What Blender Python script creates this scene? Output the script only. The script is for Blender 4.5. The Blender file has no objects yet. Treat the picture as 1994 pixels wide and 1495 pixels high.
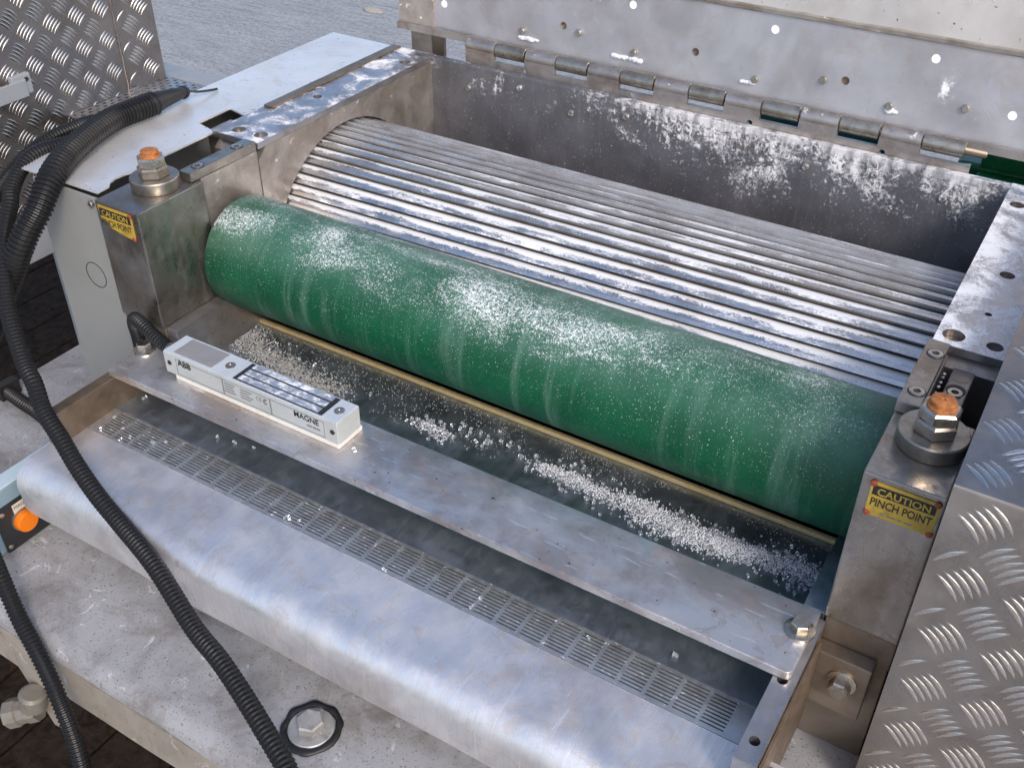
import bpy, bmesh, math, random
from mathutils import Vector, Matrix, noise as mnoise
random.seed(7)
R = math.radians
Z0 = 1.0            # the machine's top plane stands 1 m above the ground; coordinates below are relative to it
sc = bpy.context.scene
COL = sc.collection

# ------------------------------------------------------------------ camera
CX, CY = 997.0, 747.5
F = 2024.95
RM = Matrix(((0.85291624, 0.52200726, 0.00650494),
             (0.31490868, -0.50451645, -0.80392517),
             (-0.41637293, 0.68772929, -0.59469489)))
CP = Vector((0.65908418, -0.91299526, 0.39376171))
cam = bpy.data.cameras.new('camera')
cam.sensor_fit = 'HORIZONTAL'; cam.sensor_width = 36.0; cam.lens = 36.0 * F / 1994.0
cam.clip_start = 0.02; cam.clip_end = 500
cob = bpy.data.objects.new('camera', cam); COL.objects.link(cob)
m = Matrix.Identity(4)
for i in range(3):
    m[i][0] = RM[0][i]; m[i][1] = -RM[1][i]; m[i][2] = -RM[2][i]; m[i][3] = CP[i] + (Z0 if i == 2 else 0)
cob.matrix_world = m
sc.camera = cob

# ------------------------------------------------------------------ sky, sun, exposure
SUN_EL, SUN_AZ = R(38), R(128)      # azimuth clockwise from +Y: the sun stands behind the camera, to its right
w = bpy.data.worlds.new('World'); sc.world = w; w.use_nodes = True
nt = w.node_tree
sky = nt.nodes.new('ShaderNodeTexSky'); sky.sky_type = 'NISHITA'; sky.sun_disc = False
sky.sun_elevation = SUN_EL; sky.sun_rotation = SUN_AZ
sky.air_density = 1.0; sky.dust_density = 3.0; sky.ozone_density = 2.0
bg = nt.nodes['Background']; bg.inputs['Strength'].default_value = 0.15
nt.links.new(sky.outputs[0], bg.inputs['Color'])
sd = bpy.data.lights.new('sun', 'SUN'); sd.energy = 0.95; sd.angle = R(12); sd.color = (1.0, 0.93, 0.84)
so = bpy.data.objects.new('sun', sd); COL.objects.link(so)
dirv = Vector((math.sin(SUN_AZ) * math.cos(SUN_EL), math.cos(SUN_AZ) * math.cos(SUN_EL), math.sin(SUN_EL)))
so.rotation_euler = dirv.to_track_quat('Z', 'Y').to_euler(); so.location = (0, 0, 5)
sc.view_settings.view_transform = 'Standard'; sc.view_settings.look = 'None'
sc.view_settings.gamma = 1.0; sc.view_settings.use_curve_mapping = False
sc.view_settings.exposure = 0.74

# ------------------------------------------------------------------ helpers
def hit(px, py, ax, v):
    d = RM.transposed() @ Vector(((px - CX) / F, (py - CY) / F, 1.0))
    t = (v - CP[ax]) / d[ax]
    return CP + t * d
def atD(px, py, D):
    return CP + D * (RM.transposed() @ Vector(((px - CX) / F, (py - CY) / F, 1.0)))

def tag(o, label=None, cat=None, group=None, kind=None):
    if label: o['label'] = label
    if cat: o['category'] = cat
    if group: o['group'] = group
    if kind: o['kind'] = kind
    return o
def thing(name, loc, label, cat, group=None):
    e = bpy.data.objects.new(name, None); COL.objects.link(e)
    e.empty_display_size = 0.02
    e.location = (loc[0], loc[1], loc[2] + Z0)
    return tag(e, label, cat, group)
def world_of(o):
    M = Matrix.Identity(4)
    ch = []
    while o: ch.append(o); o = o.parent
    for c in reversed(ch): M = M @ c.matrix_parent_inverse @ Matrix.LocRotScale(c.location, c.rotation_euler, c.scale)
    return M
def setparent(o, p):
    if p:
        o.parent = p; o.matrix_parent_inverse = world_of(p).inverted()
def link(name, me, mat, parent=None, smooth=False):
    o = bpy.data.objects.new(name, me); COL.objects.link(o)
    if mat and not me.materials: me.materials.append(mat)
    if smooth:
        for p in me.polygons: p.use_smooth = True
    setparent(o, parent)
    return o
def fin(name, bm, mat, parent=None, smooth=False, flat_angle=None):
    bmesh.ops.recalc_face_normals(bm, faces=bm.faces)
    for v in bm.verts: v.co.z += Z0
    me = bpy.data.meshes.new(name); bm.to_mesh(me); bm.free()
    o = link(name, me, mat, parent, smooth)
    if smooth and flat_angle:
        try: me.set_sharp_from_angle(angle=R(flat_angle))
        except Exception: pass
    return o
def bm_box(bm, x0, x1, y0, y1, z0, z1, bev=0.0, seg=2):
    vs = [bm.verts.new((x, y, z)) for x in (x0, x1) for y in (y0, y1) for z in (z0, z1)]
    fs = [bm.faces.new([vs[i] for i in q]) for q in ((0, 1, 3, 2), (4, 6, 7, 5), (0, 4, 5, 1), (2, 3, 7, 6), (0, 2, 6, 4), (1, 5, 7, 3))]
    if bev:
        es = list({e for f in fs for e in f.edges})
        bmesh.ops.bevel(bm, geom=es, offset=bev, segments=seg, affect='EDGES', profile=0.6)
def box(name, x0, x1, y0, y1, z0, z1, mat, parent=None, bev=0.0008):
    bm = bmesh.new(); bm_box(bm, x0, x1, y0, y1, z0, z1, bev)
    return fin(name, bm, mat, parent)
def lathe(name, base, axis, prof, mat, parent=None, seg=32, smooth=True, rot=0.0, ang=35):
    """prof: list of (height along axis, radius)"""
    a = Vector(axis).normalized()
    u = a.orthogonal().normalized() if abs(a.z) < 0.99 else Vector((1, 0, 0))
    v = a.cross(u); b = Vector(base)
    bm = bmesh.new(); rings = []
    for h, r in prof:
        if r < 1e-6: rings.append([bm.verts.new(b + a * h)])
        else: rings.append([bm.verts.new(b + a * h + (u * math.cos(t) + v * math.sin(t)) * r) for t in [rot + 2 * math.pi * k / seg for k in range(seg)]])
    for A, B in zip(rings, rings[1:]):
        for k in range(seg):
            k2 = (k + 1) % seg
            if len(A) == 1 and len(B) == 1: continue
            if len(A) == 1: bm.faces.new((A[0], B[k], B[k2]))
            elif len(B) == 1: bm.faces.new((A[k], A[k2], B[0]))
            else: bm.faces.new((A[k], A[k2], B[k2], B[k]))
    for rg in (rings[0], rings[-1]):
        if len(rg) > 2: bm.faces.new(rg)
    return fin(name, bm, mat, parent, smooth, ang)
def hexnut(name, base, axis, af, h, mat, parent, rot=0.0, hole=0.0):
    r = af / 2 / math.cos(math.pi / 6)
    prof = [(0, r * .93), (h * .12, r), (h * .84, r), (h, r * .88)] + ([(h, hole), (h * .7, hole), (h * .7, 0)] if hole else [])
    return lathe(name, base, axis, prof, mat, parent, seg=6, smooth=False, rot=rot)
def plate(name, outline, holes, to3, thick, mat, parent=None, bev=0.0):
    """outline and holes in 2-D; to3(u, v, w) -> 3-D, w runs through the thickness 0..thick"""
    bm = bmesh.new(); edges = []
    for loop in [outline] + holes:
        vs = [bm.verts.new((p[0], p[1], 0)) for p in loop]
        for k in range(len(vs)): edges.append(bm.edges.new((vs[k], vs[(k + 1) % len(vs)])))
    r = bmesh.ops.triangle_fill(bm, edges=edges, use_beauty=True, use_dissolve=False)
    fs = [f for f in bm.faces]
    ex = bmesh.ops.extrude_face_region(bm, geom=fs)
    for v in [g for g in ex['geom'] if isinstance(g, bmesh.types.BMVert)]: v.co.z = thick
    for v in bm.verts: v.co = Vector(to3(v.co.x, v.co.y, v.co.z))
    return fin(name, bm, mat, parent)
def circ(cx, cy, r, n=20): return [(cx + r * math.cos(2 * math.pi * k / n), cy + r * math.sin(2 * math.pi * k / n)) for k in range(n)]
def extrude_profile(name, prof, x0, x1, mat, parent=None, nx=1, smooth=True, jit=None, ang=30):
    bm = bmesh.new(); rings = []
    for i in range(nx + 1):
        x = x0 + (x1 - x0) * i / nx
        rings.append([bm.verts.new((x, y + (jit(x, k)[0] if jit else 0), z + (jit(x, k)[1] if jit else 0))) for k, (y, z) in enumerate(prof)])
    n = len(prof)
    for A, B in zip(rings, rings[1:]):
        for k in range(n): bm.faces.new((A[k], A[(k + 1) % n], B[(k + 1) % n], B[k]))
    bm.faces.new(rings[0]); bm.faces.new(rings[-1])
    return fin(name, bm, mat, parent, smooth, ang)
def catmull(pts, step):
    P = [pts[0] * 2 - pts[1]] + pts + [pts[-1] * 2 - pts[-2]]
    dense = []
    for i in range(1, len(P) - 2):
        p0, p1, p2, p3 = P[i - 1:i + 3]
        for k in range(24):
            t = k / 24
            dense.append(0.5 * ((2 * p1) + (p2 - p0) * t + (2 * p0 - 5 * p1 + 4 * p2 - p3) * t * t + (3 * p1 - p0 - 3 * p2 + p3) * t ** 3))
    dense.append(pts[-1])
    out = [dense[0]]; acc = 0.0
    for a, b in zip(dense, dense[1:]):
        L = (b - a).length
        if L < 1e-9: continue
        d = step - acc
        while d <= L:
            out.append(a + (b - a) * (d / L)); d += step
        acc = L - (d - step)
    return out
def tube(name, pts, rfun, step, mat, parent=None, seg=14, smooth=False):
    C = catmull([Vector(p) for p in pts], step)
    bm = bmesh.new(); rings = []
    t0 = (C[1] - C[0]).normalized(); u = t0.orthogonal().normalized()
    for i, c in enumerate(C):
        t = (C[min(i + 1, len(C) - 1)] - C[max(i - 1, 0)]).normalized()
        u = (u - t * u.dot(t)).normalized(); v = t.cross(u); r = rfun(i)
        rings.append([bm.verts.new(c + (u * math.cos(a) + v * math.sin(a)) * r) for a in [2 * math.pi * k / seg for k in range(seg)]])
    for A, B in zip(rings, rings[1:]):
        for k in range(seg): bm.faces.new((A[k], A[(k + 1) % seg], B[(k + 1) % seg], B[k]))
    bm.faces.new(rings[0]); bm.faces.new(rings[-1])
    return fin(name, bm, mat, parent, smooth)
def text(name, s, width, height, mat, parent, org, xd, yd, bold=0.0, lift=0.0003):
    cu = bpy.data.curves.new(name, 'FONT'); cu.body = s; cu.size = 1.0; cu.offset = bold; cu.resolution_u = 3
    ob = bpy.data.objects.new(name, cu); COL.objects.link(ob)
    dg = bpy.context.evaluated_depsgraph_get()
    me = bpy.data.meshes.new_from_object(ob.evaluated_get(dg))
    bpy.data.objects.remove(ob)
    xs = [v.co.x for v in me.vertices]; ys = [v.co.y for v in me.vertices]
    x0, x1, y0, y1 = min(xs), max(xs), min(ys), max(ys)
    xd = Vector(xd).normalized(); yd = Vector(yd).normalized(); n = xd.cross(yd)
    for v in me.vertices:
        q = Vector(org) + xd * ((v.co.x - x0) / (x1 - x0) * width) + yd * ((v.co.y - y0) / (y1 - y0) * height) + n * lift
        v.co = (q.x, q.y, q.z + Z0)
    me.materials.clear()
    return link(name, me, mat, parent)

# ------------------------------------------------------------------ materials
class G:
    def __init__(s, name):
        s.m = bpy.data.materials.new(name); s.m.use_nodes = True
        s.t = s.m.node_tree; s.b = s.t.nodes['Principled BSDF']
        s.geo = s.t.nodes.new('ShaderNodeNewGeometry')
    def L(s, a, b): s.t.links.new(a, b)
    def pos(s, sc_=(1, 1, 1), off=(0, 0, 0)):
        n = s.t.nodes.new('ShaderNodeMapping'); n.vector_type = 'POINT'
        n.inputs['Scale'].default_value = sc_; n.inputs['Location'].default_value = off
        s.L(s.geo.outputs['Position'], n.inputs[0]); return n.outputs[0]
    def obj(s, sc_=(1, 1, 1)):
        tc = s.t.nodes.new('ShaderNodeTexCoord')
        n = s.t.nodes.new('ShaderNodeMapping'); n.inputs['Scale'].default_value = sc_
        s.L(tc.outputs['Object'], n.inputs[0]); return n.outputs[0]
    def noise(s, vec, scale, detail=4, rough=.6, dist=0.0):
        n = s.t.nodes.new('ShaderNodeTexNoise'); n.inputs['Scale'].default_value = scale
        n.inputs['Detail'].default_value = detail; n.inputs['Roughness'].default_value = rough; n.inputs['Distortion'].default_value = dist
        s.L(vec, n.inputs['Vector']); return n.outputs['Fac']
    def voro(s, vec, scale, rnd=1.0, out='Distance'):
        n = s.t.nodes.new('ShaderNodeTexVoronoi'); n.inputs['Scale'].default_value = scale; n.inputs['Randomness'].default_value = rnd
        s.L(vec, n.inputs['Vector']); return n.outputs[out]
    def rng(s, v, a, b, c=0.0, d=1.0, smooth=True):
        n = s.t.nodes.new('ShaderNodeMapRange'); n.clamp = True
        if smooth: n.interpolation_type = 'SMOOTHSTEP'
        s.set(n.inputs['Value'], v)
        for k, x in zip(('From Min', 'From Max', 'To Min', 'To Max'), (a, b, c, d)): n.inputs[k].default_value = x
        return n.outputs[0]
    def set(s, inp, v):
        if hasattr(v, 'is_output') or isinstance(v, bpy.types.NodeSocket): s.L(v, inp)
        else: inp.default_value = v
    def mth(s, op, a, b=0.0):
        n = s.t.nodes.new('ShaderNodeMath'); n.operation = op
        s.set(n.inputs[0], a); s.set(n.inputs[1], b); return n.outputs[0]
    def mul(s, a, b): return s.mth('MULTIPLY', a, b)
    def add(s, a, b): return s.mth('ADD', a, b)
    def mx(s, a, b): return s.mth('MAXIMUM', a, b)
    def inv(s, a): return s.mth('SUBTRACT', 1.0, a)
    def mix(s, f, a, b):
        n = s.t.nodes.new('ShaderNodeMix'); n.data_type = 'RGBA'
        s.set(n.inputs[0], f)
        for i, c in ((6, a), (7, b)):
            if isinstance(c, tuple): n.inputs[i].default_value = (*c, 1) if len(c) == 3 else c
            else: s.L(c, n.inputs[i])
        return n.outputs[2]
    def mixf(s, f, a, b):
        n = s.t.nodes.new('ShaderNodeMix'); n.data_type = 'FLOAT'
        s.set(n.inputs[0], f); s.set(n.inputs[2], a); s.set(n.inputs[3], b); return n.outputs[0]
    def sep(s, v):
        n = s.t.nodes.new('ShaderNodeSeparateXYZ'); s.L(v, n.inputs[0]); return n.outputs
    def nz(s): return s.sep(s.geo.outputs['Normal'])[2]
    def bump(s, h, strength=.3, dist=.001):
        n = s.t.nodes.new('ShaderNodeBump'); n.inputs['Strength'].default_value = strength; n.inputs['Distance'].default_value = dist
        s.L(h, n.inputs['Height']); s.L(n.outputs[0], s.b.inputs['Normal'])
    def out(s, col=None, rough=None, metal=None, **k):
        if col is not None:
            if isinstance(col, tuple): s.b.inputs['Base Color'].default_value = (*col, 1)
            else: s.L(col, s.b.inputs['Base Color'])
        if rough is not None: s.set(s.b.inputs['Roughness'], rough)
        if metal is not None: s.set(s.b.inputs['Metallic'], metal)
        for n, v in k.items(): s.set(s.b.inputs[n], v)
        return s.m

def steel(name, c1=(.50, .50, .51), c2=(.30, .27, .25), metallic=.9, rough=.34, scale=16, lo=.35, hi=.75, streak=None, sk=.12,
          dust=0.0, dscale=30, dup=True, dcol=(.78, .78, .80), rust=0.0, rcol=(.22, .09, .035), specks=0.0, bump=.12, off=(0, 0, 0), blue=0.0, wear=0.0, wcol=(.30, .24, .20), scr=None):
    g = G(name)
    p = g.pos(off=off)
    n1 = g.noise(p, scale, 7, .65, .4)
    col = g.mix(g.rng(n1, lo, hi), c1, c2)
    rg = g.rng(g.noise(p, scale * 3.1, 5, .7), .3, .7, rough - .09, rough + .12)
    hgt = g.noise(p, 420, 3, .7)
    if blue:
        col = g.mix(g.mul(g.rng(g.noise(p, scale * .7, 5, .6, .8), .42, .72), blue), col, (.42, .46, .60))
    if streak:
        ns = g.noise(g.pos(streak), 1.0, 4, .7)
        col = g.mix(g.rng(ns, .35, .7, 0, sk), col, (.16, .15, .15))
        rg = g.add(rg, g.rng(ns, .3, .7, -.06, .08)); hgt = g.add(hgt, g.mul(ns, .8))
    if wear:
        wn = g.rng(g.noise(p, 46, 12, .74, .8), .555, .585, 0, wear)
        wn = g.mx(wn, g.rng(g.noise(p, 170, 6, .7, .5), .64, .66, 0, wear))
        col = g.mix(wn, col, wcol); rg = g.add(rg, g.mul(wn, .22))
    if scr:
        s1 = g.rng(g.noise(g.pos(scr), 1.0, 3, .55, .25), .655, .675, 0, .55)
        col = g.mix(s1, col, (.93, .93, .95)); rg = g.add(rg, g.mul(s1, -.12)); hgt = g.add(hgt, g.mul(s1, -1.0))
    met = metallic
    if specks:
        sp = g.rng(g.noise(p, 260, 2, .5), .5 + .22 * (1 - specks), .54 + .22 * (1 - specks))
        col = g.mix(sp, col, (.06, .055, .05))
    if rust:
        rn = g.mul(g.rng(g.noise(p, 38, 8, .72, .6), .72 - .28 * rust, .80 - .2 * rust), .85)
        col = g.mix(rn, col, rcol); met = g.mixf(rn, metallic, .1); rg = g.mixf(rn, rg, .8)
    if dust:
        dn = g.add(g.mul(g.noise(p, dscale, 6, .7, .5), .75), g.mul(g.noise(p, 520, 3, .8), .25))
        mk = g.rng(dn, .66 - .26 * dust, .74 - .18 * dust)
        if dup: mk = g.mul(mk, g.rng(g.nz(), .1, .8))
        col = g.mix(mk, col, dcol); met = g.mixf(mk, met, 0.0); rg = g.mixf(mk, rg, .85); hgt = g.add(hgt, g.mul(mk, 1.2))
    g.bump(hgt, bump, .0006)
    return g.out(col, rg, met)

def paint(name, c1, c2, rough=.5, scale=20, lo=.4, hi=.8, metallic=0.0, specks=0.0, scol=(.05, .05, .05), bump=.08, spec=.5, sscale=300, wear=0.0, wcol=(.1, .09, .08)):
    g = G(name); p = g.pos()
    col = g.mix(g.rng(g.noise(p, scale, 7, .68, .5), lo, hi), c1, c2)
    if wear:
        wn = g.rng(g.noise(p, 34, 13, .76, .7), .55, .585, 0, wear)
        wn = g.mx(wn, g.rng(g.noise(p, 330, 5, .7), .615, .64, 0, wear * 1.2))
        col = g.mix(wn, col, wcol)
        col = g.mix(g.rng(g.noise(p, 60, 12, .75, .9), .60, .63, 0, .5), col, (.62, .62, .63))
    if specks:
        col = g.mix(g.rng(g.noise(p, sscale, 3, .6), .70 - .18 * specks, .74 - .16 * specks), col, scol)
    g.bump(g.noise(p, 350, 3, .7), bump, .0006)
    g.b.inputs['Specular IOR Level'].default_value = spec
    return g.out(col, g.rng(g.noise(p, scale * 2, 4, .6), .3, .7, rough - .08, rough + .1), metallic)

def plain(name, c, rough=.5, metal=0.0, **k): return G(name).out(c, rough, metal, **k)

M = {}
M['rim'] = steel('dusty_rim_steel', (.46, .46, .49), (.30, .26, .25), rough=.36, dust=.72, dscale=28, rust=.12, bump=.2, scale=24)
M['rimwhite'] = steel('powdered_rim_steel', (.46, .46, .49), (.30, .26, .25), rough=.36, dust=.92, dscale=24, rust=.10, bump=.2, scale=24)
M['wall'] = steel('inner_wall_steel', (.42, .38, .35), (.24, .20, .17), metallic=.75, rough=.45, scale=18, dust=.30, dup=False, dscale=90, dcol=(.62, .58, .54), streak=(60, 60, 5), bump=.2)
M['block'] = steel('block_steel', (.40, .375, .35), (.22, .18, .14), metallic=.95, rough=.33, scale=22, wear=.3, wcol=(.24, .19, .15), streak=(120, 120, 8), sk=.2, rust=.08)
M['leg'] = steel('stained_leg_steel', (.33, .28, .23), (.17, .125, .085), metallic=.8, rough=.42, scale=14, rust=.16, rcol=(.16, .08, .04))
M['cover'] = steel('cover_plate_steel', (.74, .72, .72), (.50, .43, .40), metallic=.9, rough=.40, scale=13, lo=.42, hi=.66, streak=(10, 90, 10), blue=.15, specks=.05, wear=.45, wcol=(.40, .33, .30), scr=(30, 240, 30))
M['edge'] = steel('edge_steel', (.36, .30, .30), (.22, .17, .16), metallic=.85, rough=.42, scale=30)
M['table'] = steel('table_sheet_steel', (.60, .61, .66), (.40, .37, .38), metallic=.93, rough=.30, scale=9, lo=.5, hi=.85, streak=(260, 9, 9), sk=.10, blue=.9, specks=.06, bump=.07)
M['floor'] = steel('table_floor_steel', (.50, .56, .63), (.28, .33, .39), metallic=.95, rough=.40, scale=14, streak=(200, 9, 9), sk=.35, bump=.05)
M['grille'] = steel('grille_steel', (.58, .59, .59), (.42, .41, .40), metallic=.85, rough=.4, scale=60, dust=.35, dscale=200)
M['rail'] = steel('rail_steel', (.48, .47, .48), (.33, .28, .24), metallic=.9, rough=.34, scale=20, streak=(90, 6, 90))
M['brownrail'] = steel('stained_rail_steel', (.29, .22, .16), (.16, .11, .07), metallic=.8, rough=.4, scale=24, rust=.1)
M['bolt'] = steel('bolt_steel', (.50, .47, .42), (.34, .29, .23), metallic=.95, rough=.28, scale=80, bump=.05)
M['dullbolt'] = steel('dull_bolt_steel', (.40, .38, .35), (.28, .24, .20), metallic=.85, rough=.4, scale=80, dust=.3, dscale=160)
M['dustbolt'] = steel('powdered_bolt_steel', (.34, .32, .30), (.22, .20, .18), metallic=.7, rough=.5, scale=80, dust=.6, dup=False, dscale=140)
M['washer'] = steel('washer_steel', (.36, .33, .29), (.24, .20, .16), metallic=.92, rough=.36, scale=60, rust=.05)
M['orange'] = paint('orange_rust_cap', (.44, .16, .04), (.20, .065, .02), rough=.7, scale=220, lo=.35, hi=.7, bump=.5)
M['lid'] = steel('lid_steel', (.56, .56, .59), (.42, .39, .39), wear=.25, wcol=(.40, .34, .30), metallic=.75, rough=.46, scale=10, blue=.2, dust=.14, dup=False, dscale=26)
M['lidend'] = steel('lid_end_steel', (.46, .42, .38), (.28, .23, .18), metallic=.7, rough=.5, scale=24, dust=.3, dup=False, dscale=60)
M['lidtop'] = steel('lid_sheet_steel', (.66, .63, .61), (.50, .46, .43), metallic=.6, rough=.45, scale=9, specks=.05)
M['hinge'] = steel('hinge_steel', (.46, .42, .39), (.28, .23, .20), metallic=.85, rough=.36, scale=40, dust=.36, dscale=70, rust=.08)
M['barrel'] = steel('hinge_barrel_steel', (.40, .37, .32), (.24, .20, .15), metallic=.9, rough=.32, scale=60)
M['sheet'] = steel('bright_cover_sheet', (.80, .79, .78), (.68, .66, .64), metallic=.55, rough=.38, scale=12, wear=.3, wcol=(.55, .52, .50), specks=.03, bump=.03)
M['cabinet'] = paint('grey_cabinet_paint', (.25, .255, .25), (.215, .22, .21), rough=.42, scale=9, bump=.03)
M['deck'] = paint('deck_paint', (.30, .30, .315), (.125, .11, .10), rough=.6, scale=17, lo=.40, hi=.80, specks=.5, scol=(.12, .11, .105), bump=.4, sscale=520, wear=.4, wcol=(.17, .15, .135))
M['deckbolt'] = steel('weathered_bolt_steel', (.42, .42, .42), (.26, .24, .22), metallic=.5, rough=.55, scale=90, dust=.35, dscale=120, bump=.3)
M['deckface'] = paint('deck_face_paint', (.32, .285, .245), (.20, .17, .14), rough=.5, scale=9, lo=.35, hi=.75, specks=.1, bump=.2, wear=.35, wcol=(.16, .12, .09))
M['shaded'] = paint('shaded_gap_boards', (.030, .020, .014), (.010, .007, .005), rough=.95, scale=60, lo=.3, hi=.7, bump=.8, spec=.1)  # near-black colour carries the shade of the gap beside the cabinet
M['dark'] = plain('dark_steel', (.02, .02, .022), .7)
M['socket'] = plain('socket_shadow_steel', (.06, .055, .05), .5, .6)
M['white'] = plain('white_lacquer', (.62, .68, .72), .32)
M['lockbody'] = paint('lock_body_paint', (.40, .42, .42), (.33, .35, .34), rough=.35, scale=30, bump=.02)
M['locktop'] = paint('lock_top_paint', (.46, .50, .54), (.40, .44, .48), rough=.3, scale=30, bump=.02)
M['lockgrey'] = paint('lock_grey_label', (.24, .24, .25), (.20, .20, .21), rough=.4, scale=60, bump=.02)
M['core'] = steel('magnet_core', (.70, .71, .74), (.55, .55, .58), metallic=.85, rough=.38, scale=90, dust=.75, dscale=110)
M['pad'] = paint('pad_paint', (.64, .62, .57), (.52, .48, .42), rough=.8, scale=90, bump=.6)
M['hole_light'] = plain('hole_light_white', (.9, .9, .9), .4)  # plain white painted for the bright light behind the lid holes
M['stone'] = paint('pale_stone', (.34, .32, .28), (.24, .22, .20), rough=.8, scale=30, bump=.5)
M['print'] = plain('black_print', (.012, .012, .014), .5)
M['greyprint'] = plain('grey_print', (.16, .16, .17), .5)
M['yellow'] = paint('sign_yellow', (.42, .285, .035), (.22, .14, .03), rough=.45, scale=90, lo=.42, hi=.75, bump=.03)
M['redrivet'] = paint('red_rivet', (.30, .05, .02), (.16, .035, .02), rough=.5, scale=200)
M['conduit'] = plain('black_conduit', (.008, .008, .009), .42, **{'Specular IOR Level': .35})
M['conduit2'] = plain('black_plastic', (.012, .012, .013), .5)
M['lip'] = paint('yellow_plastic', (.52, .40, .20), (.40, .29, .13), rough=.5, scale=30, specks=.25, scol=(.55, .5, .42), bump=.1)
M['tread'] = steel('tread_plate_aluminium', (.42, .375, .345), (.30, .26, .23), metallic=.95, rough=.30, scale=12, rust=.0, bump=.06)
M['treadbar'] = steel('tread_bar_aluminium', (.74, .70, .66), (.66, .60, .54), metallic=1.0, rough=.2, scale=50, bump=.03)
M['greypaint'] = paint('grey_paint', (.27, .285, .31), (.22, .235, .25), rough=.5, scale=20)
M['bluegrey'] = paint('blue_grey_enclosure', (.20, .28, .34), (.18, .25, .31), rough=.42, scale=20, bump=.02)
M['lightblue'] = paint('light_blue_enclosure', (.42, .52, .58), (.38, .48, .54), rough=.35, scale=20, bump=.02)
M['blackpanel'] = paint('black_panel', (.016, .017, .02), (.022, .022, .024), rough=.4, scale=50, bump=.02)
M['paper'] = plain('paper_label', (.56, .52, .46), .6)
M['gland'] = paint('grey_gland_plastic', (.17, .155, .135), (.11, .10, .085), rough=.5, scale=60)
M['greenpaint'] = paint('green_machine_paint', (.006, .10, .03), (.004, .075, .025), rough=.25, scale=30, bump=.02)
M['tealpaint'] = paint('teal_machine_paint', (.03, .16, .17), (.02, .13, .14), rough=.4, scale=30)

g = G('amber_lens'); M['lens'] = g.out((.80, .19, .003), .3, 0.0, **{'Transmission Weight': .15})

RCY, RCZ = -.154, -.1315 + Z0
# rotor steel: powder packed on the lands in long smears
g = G('rotor_steel'); p = g.pos()
ns = g.noise(g.pos((22, 90, 90)), 1.0, 5, .7, .3)
big = g.noise(g.pos((9, 17, 17)), 1.0, 4, .6, .5)
fine = g.noise(p, 620, 3, .8)
col = g.mix(g.rng(g.noise(p, 30, 6, .65), .35, .7), (.64, .65, .66), (.52, .50, .49))
Nn = g.sep(g.geo.outputs['Normal'])
P3 = g.sep(g.geo.outputs['Position'])
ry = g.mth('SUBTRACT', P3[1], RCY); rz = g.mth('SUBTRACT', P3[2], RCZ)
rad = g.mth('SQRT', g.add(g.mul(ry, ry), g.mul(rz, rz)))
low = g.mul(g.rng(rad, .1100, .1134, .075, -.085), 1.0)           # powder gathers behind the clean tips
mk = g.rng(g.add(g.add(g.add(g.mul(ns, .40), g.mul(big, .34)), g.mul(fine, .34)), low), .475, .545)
brown = g.mx(g.rng(rad, .1080, .1094, .85, 0), g.rng(g.noise(g.pos((60, 90, 90)), 1.0, 5, .7), .60, .80, 0, .45))  # tooth-root shade painted dark brown, with packed dirt and random brown stains
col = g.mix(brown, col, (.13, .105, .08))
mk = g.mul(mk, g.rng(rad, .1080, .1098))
mk = g.mul(mk, g.rng(Nn[2], .05, .45, 0, .92))
col = g.mix(mk, col, (.80, .80, .82))
g.bump(g.add(g.mul(mk, 1.0), g.mul(fine, .6)), .25, .0008)
M['rotor'] = g.out(col, g.mixf(mk, g.rng(ns, .3, .7, .24, .38), .85), g.mixf(mk, g.mixf(brown, .92, .5), 0.0))

# roller rubber: green with powder settled on its top and pale smears around it
g = G('roller_rubber'); p = g.pos(); P = g.sep(g.geo.outputs['Position'])
base = g.mix(g.rng(g.noise(p, 25, 5, .6), .35, .7), (.0018, .060, .026), (.0030, .080, .034))
sm = g.rng(g.noise(g.pos((70, 5, 5)), 1.0, 4, .6, .35), .50, .78, 0, .42)
base = g.mix(sm, base, (.16, .27, .22))
veil = g.mul(g.rng(g.nz(), .25, .98), g.rng(g.noise(p, 13, 5, .6, .4), .25, .7, .04, .36))
base = g.mix(veil, base, (.22, .36, .31))
patch = g.noise(g.pos((11, 24, 24)), 1.0, 6, .62, .6)
dens = g.add(g.rng(g.nz(), -.1, .95, -.24, .060), g.rng(patch, .30, .72, -.09, .075))
v1 = g.noise(p, 1150, 2, .8); v2 = g.noise(p, 420, 4, .75)
sp = g.rng(g.add(g.add(g.mul(v1, .55), g.mul(v2, .45)), dens), .56, .70)
stray = g.mul(g.rng(g.noise(p, 1100, 1, .5), .68, .76, 0, .7), g.rng(g.nz(), -.5, .5, .3, 1))
sp = g.mx(sp, stray)
ends = g.rng(P[0], .545, .59, 1, .25)
sp = g.mul(sp, ends)
col = g.mix(sp, base, (.80, .83, .84))
g.bump(g.add(sp, g.mul(v1, .3)), .3, .0007)
M['roller'] = g.out(col, g.mixf(sp, .45, .85), 0.0, **{'Specular IOR Level': .32})

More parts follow.
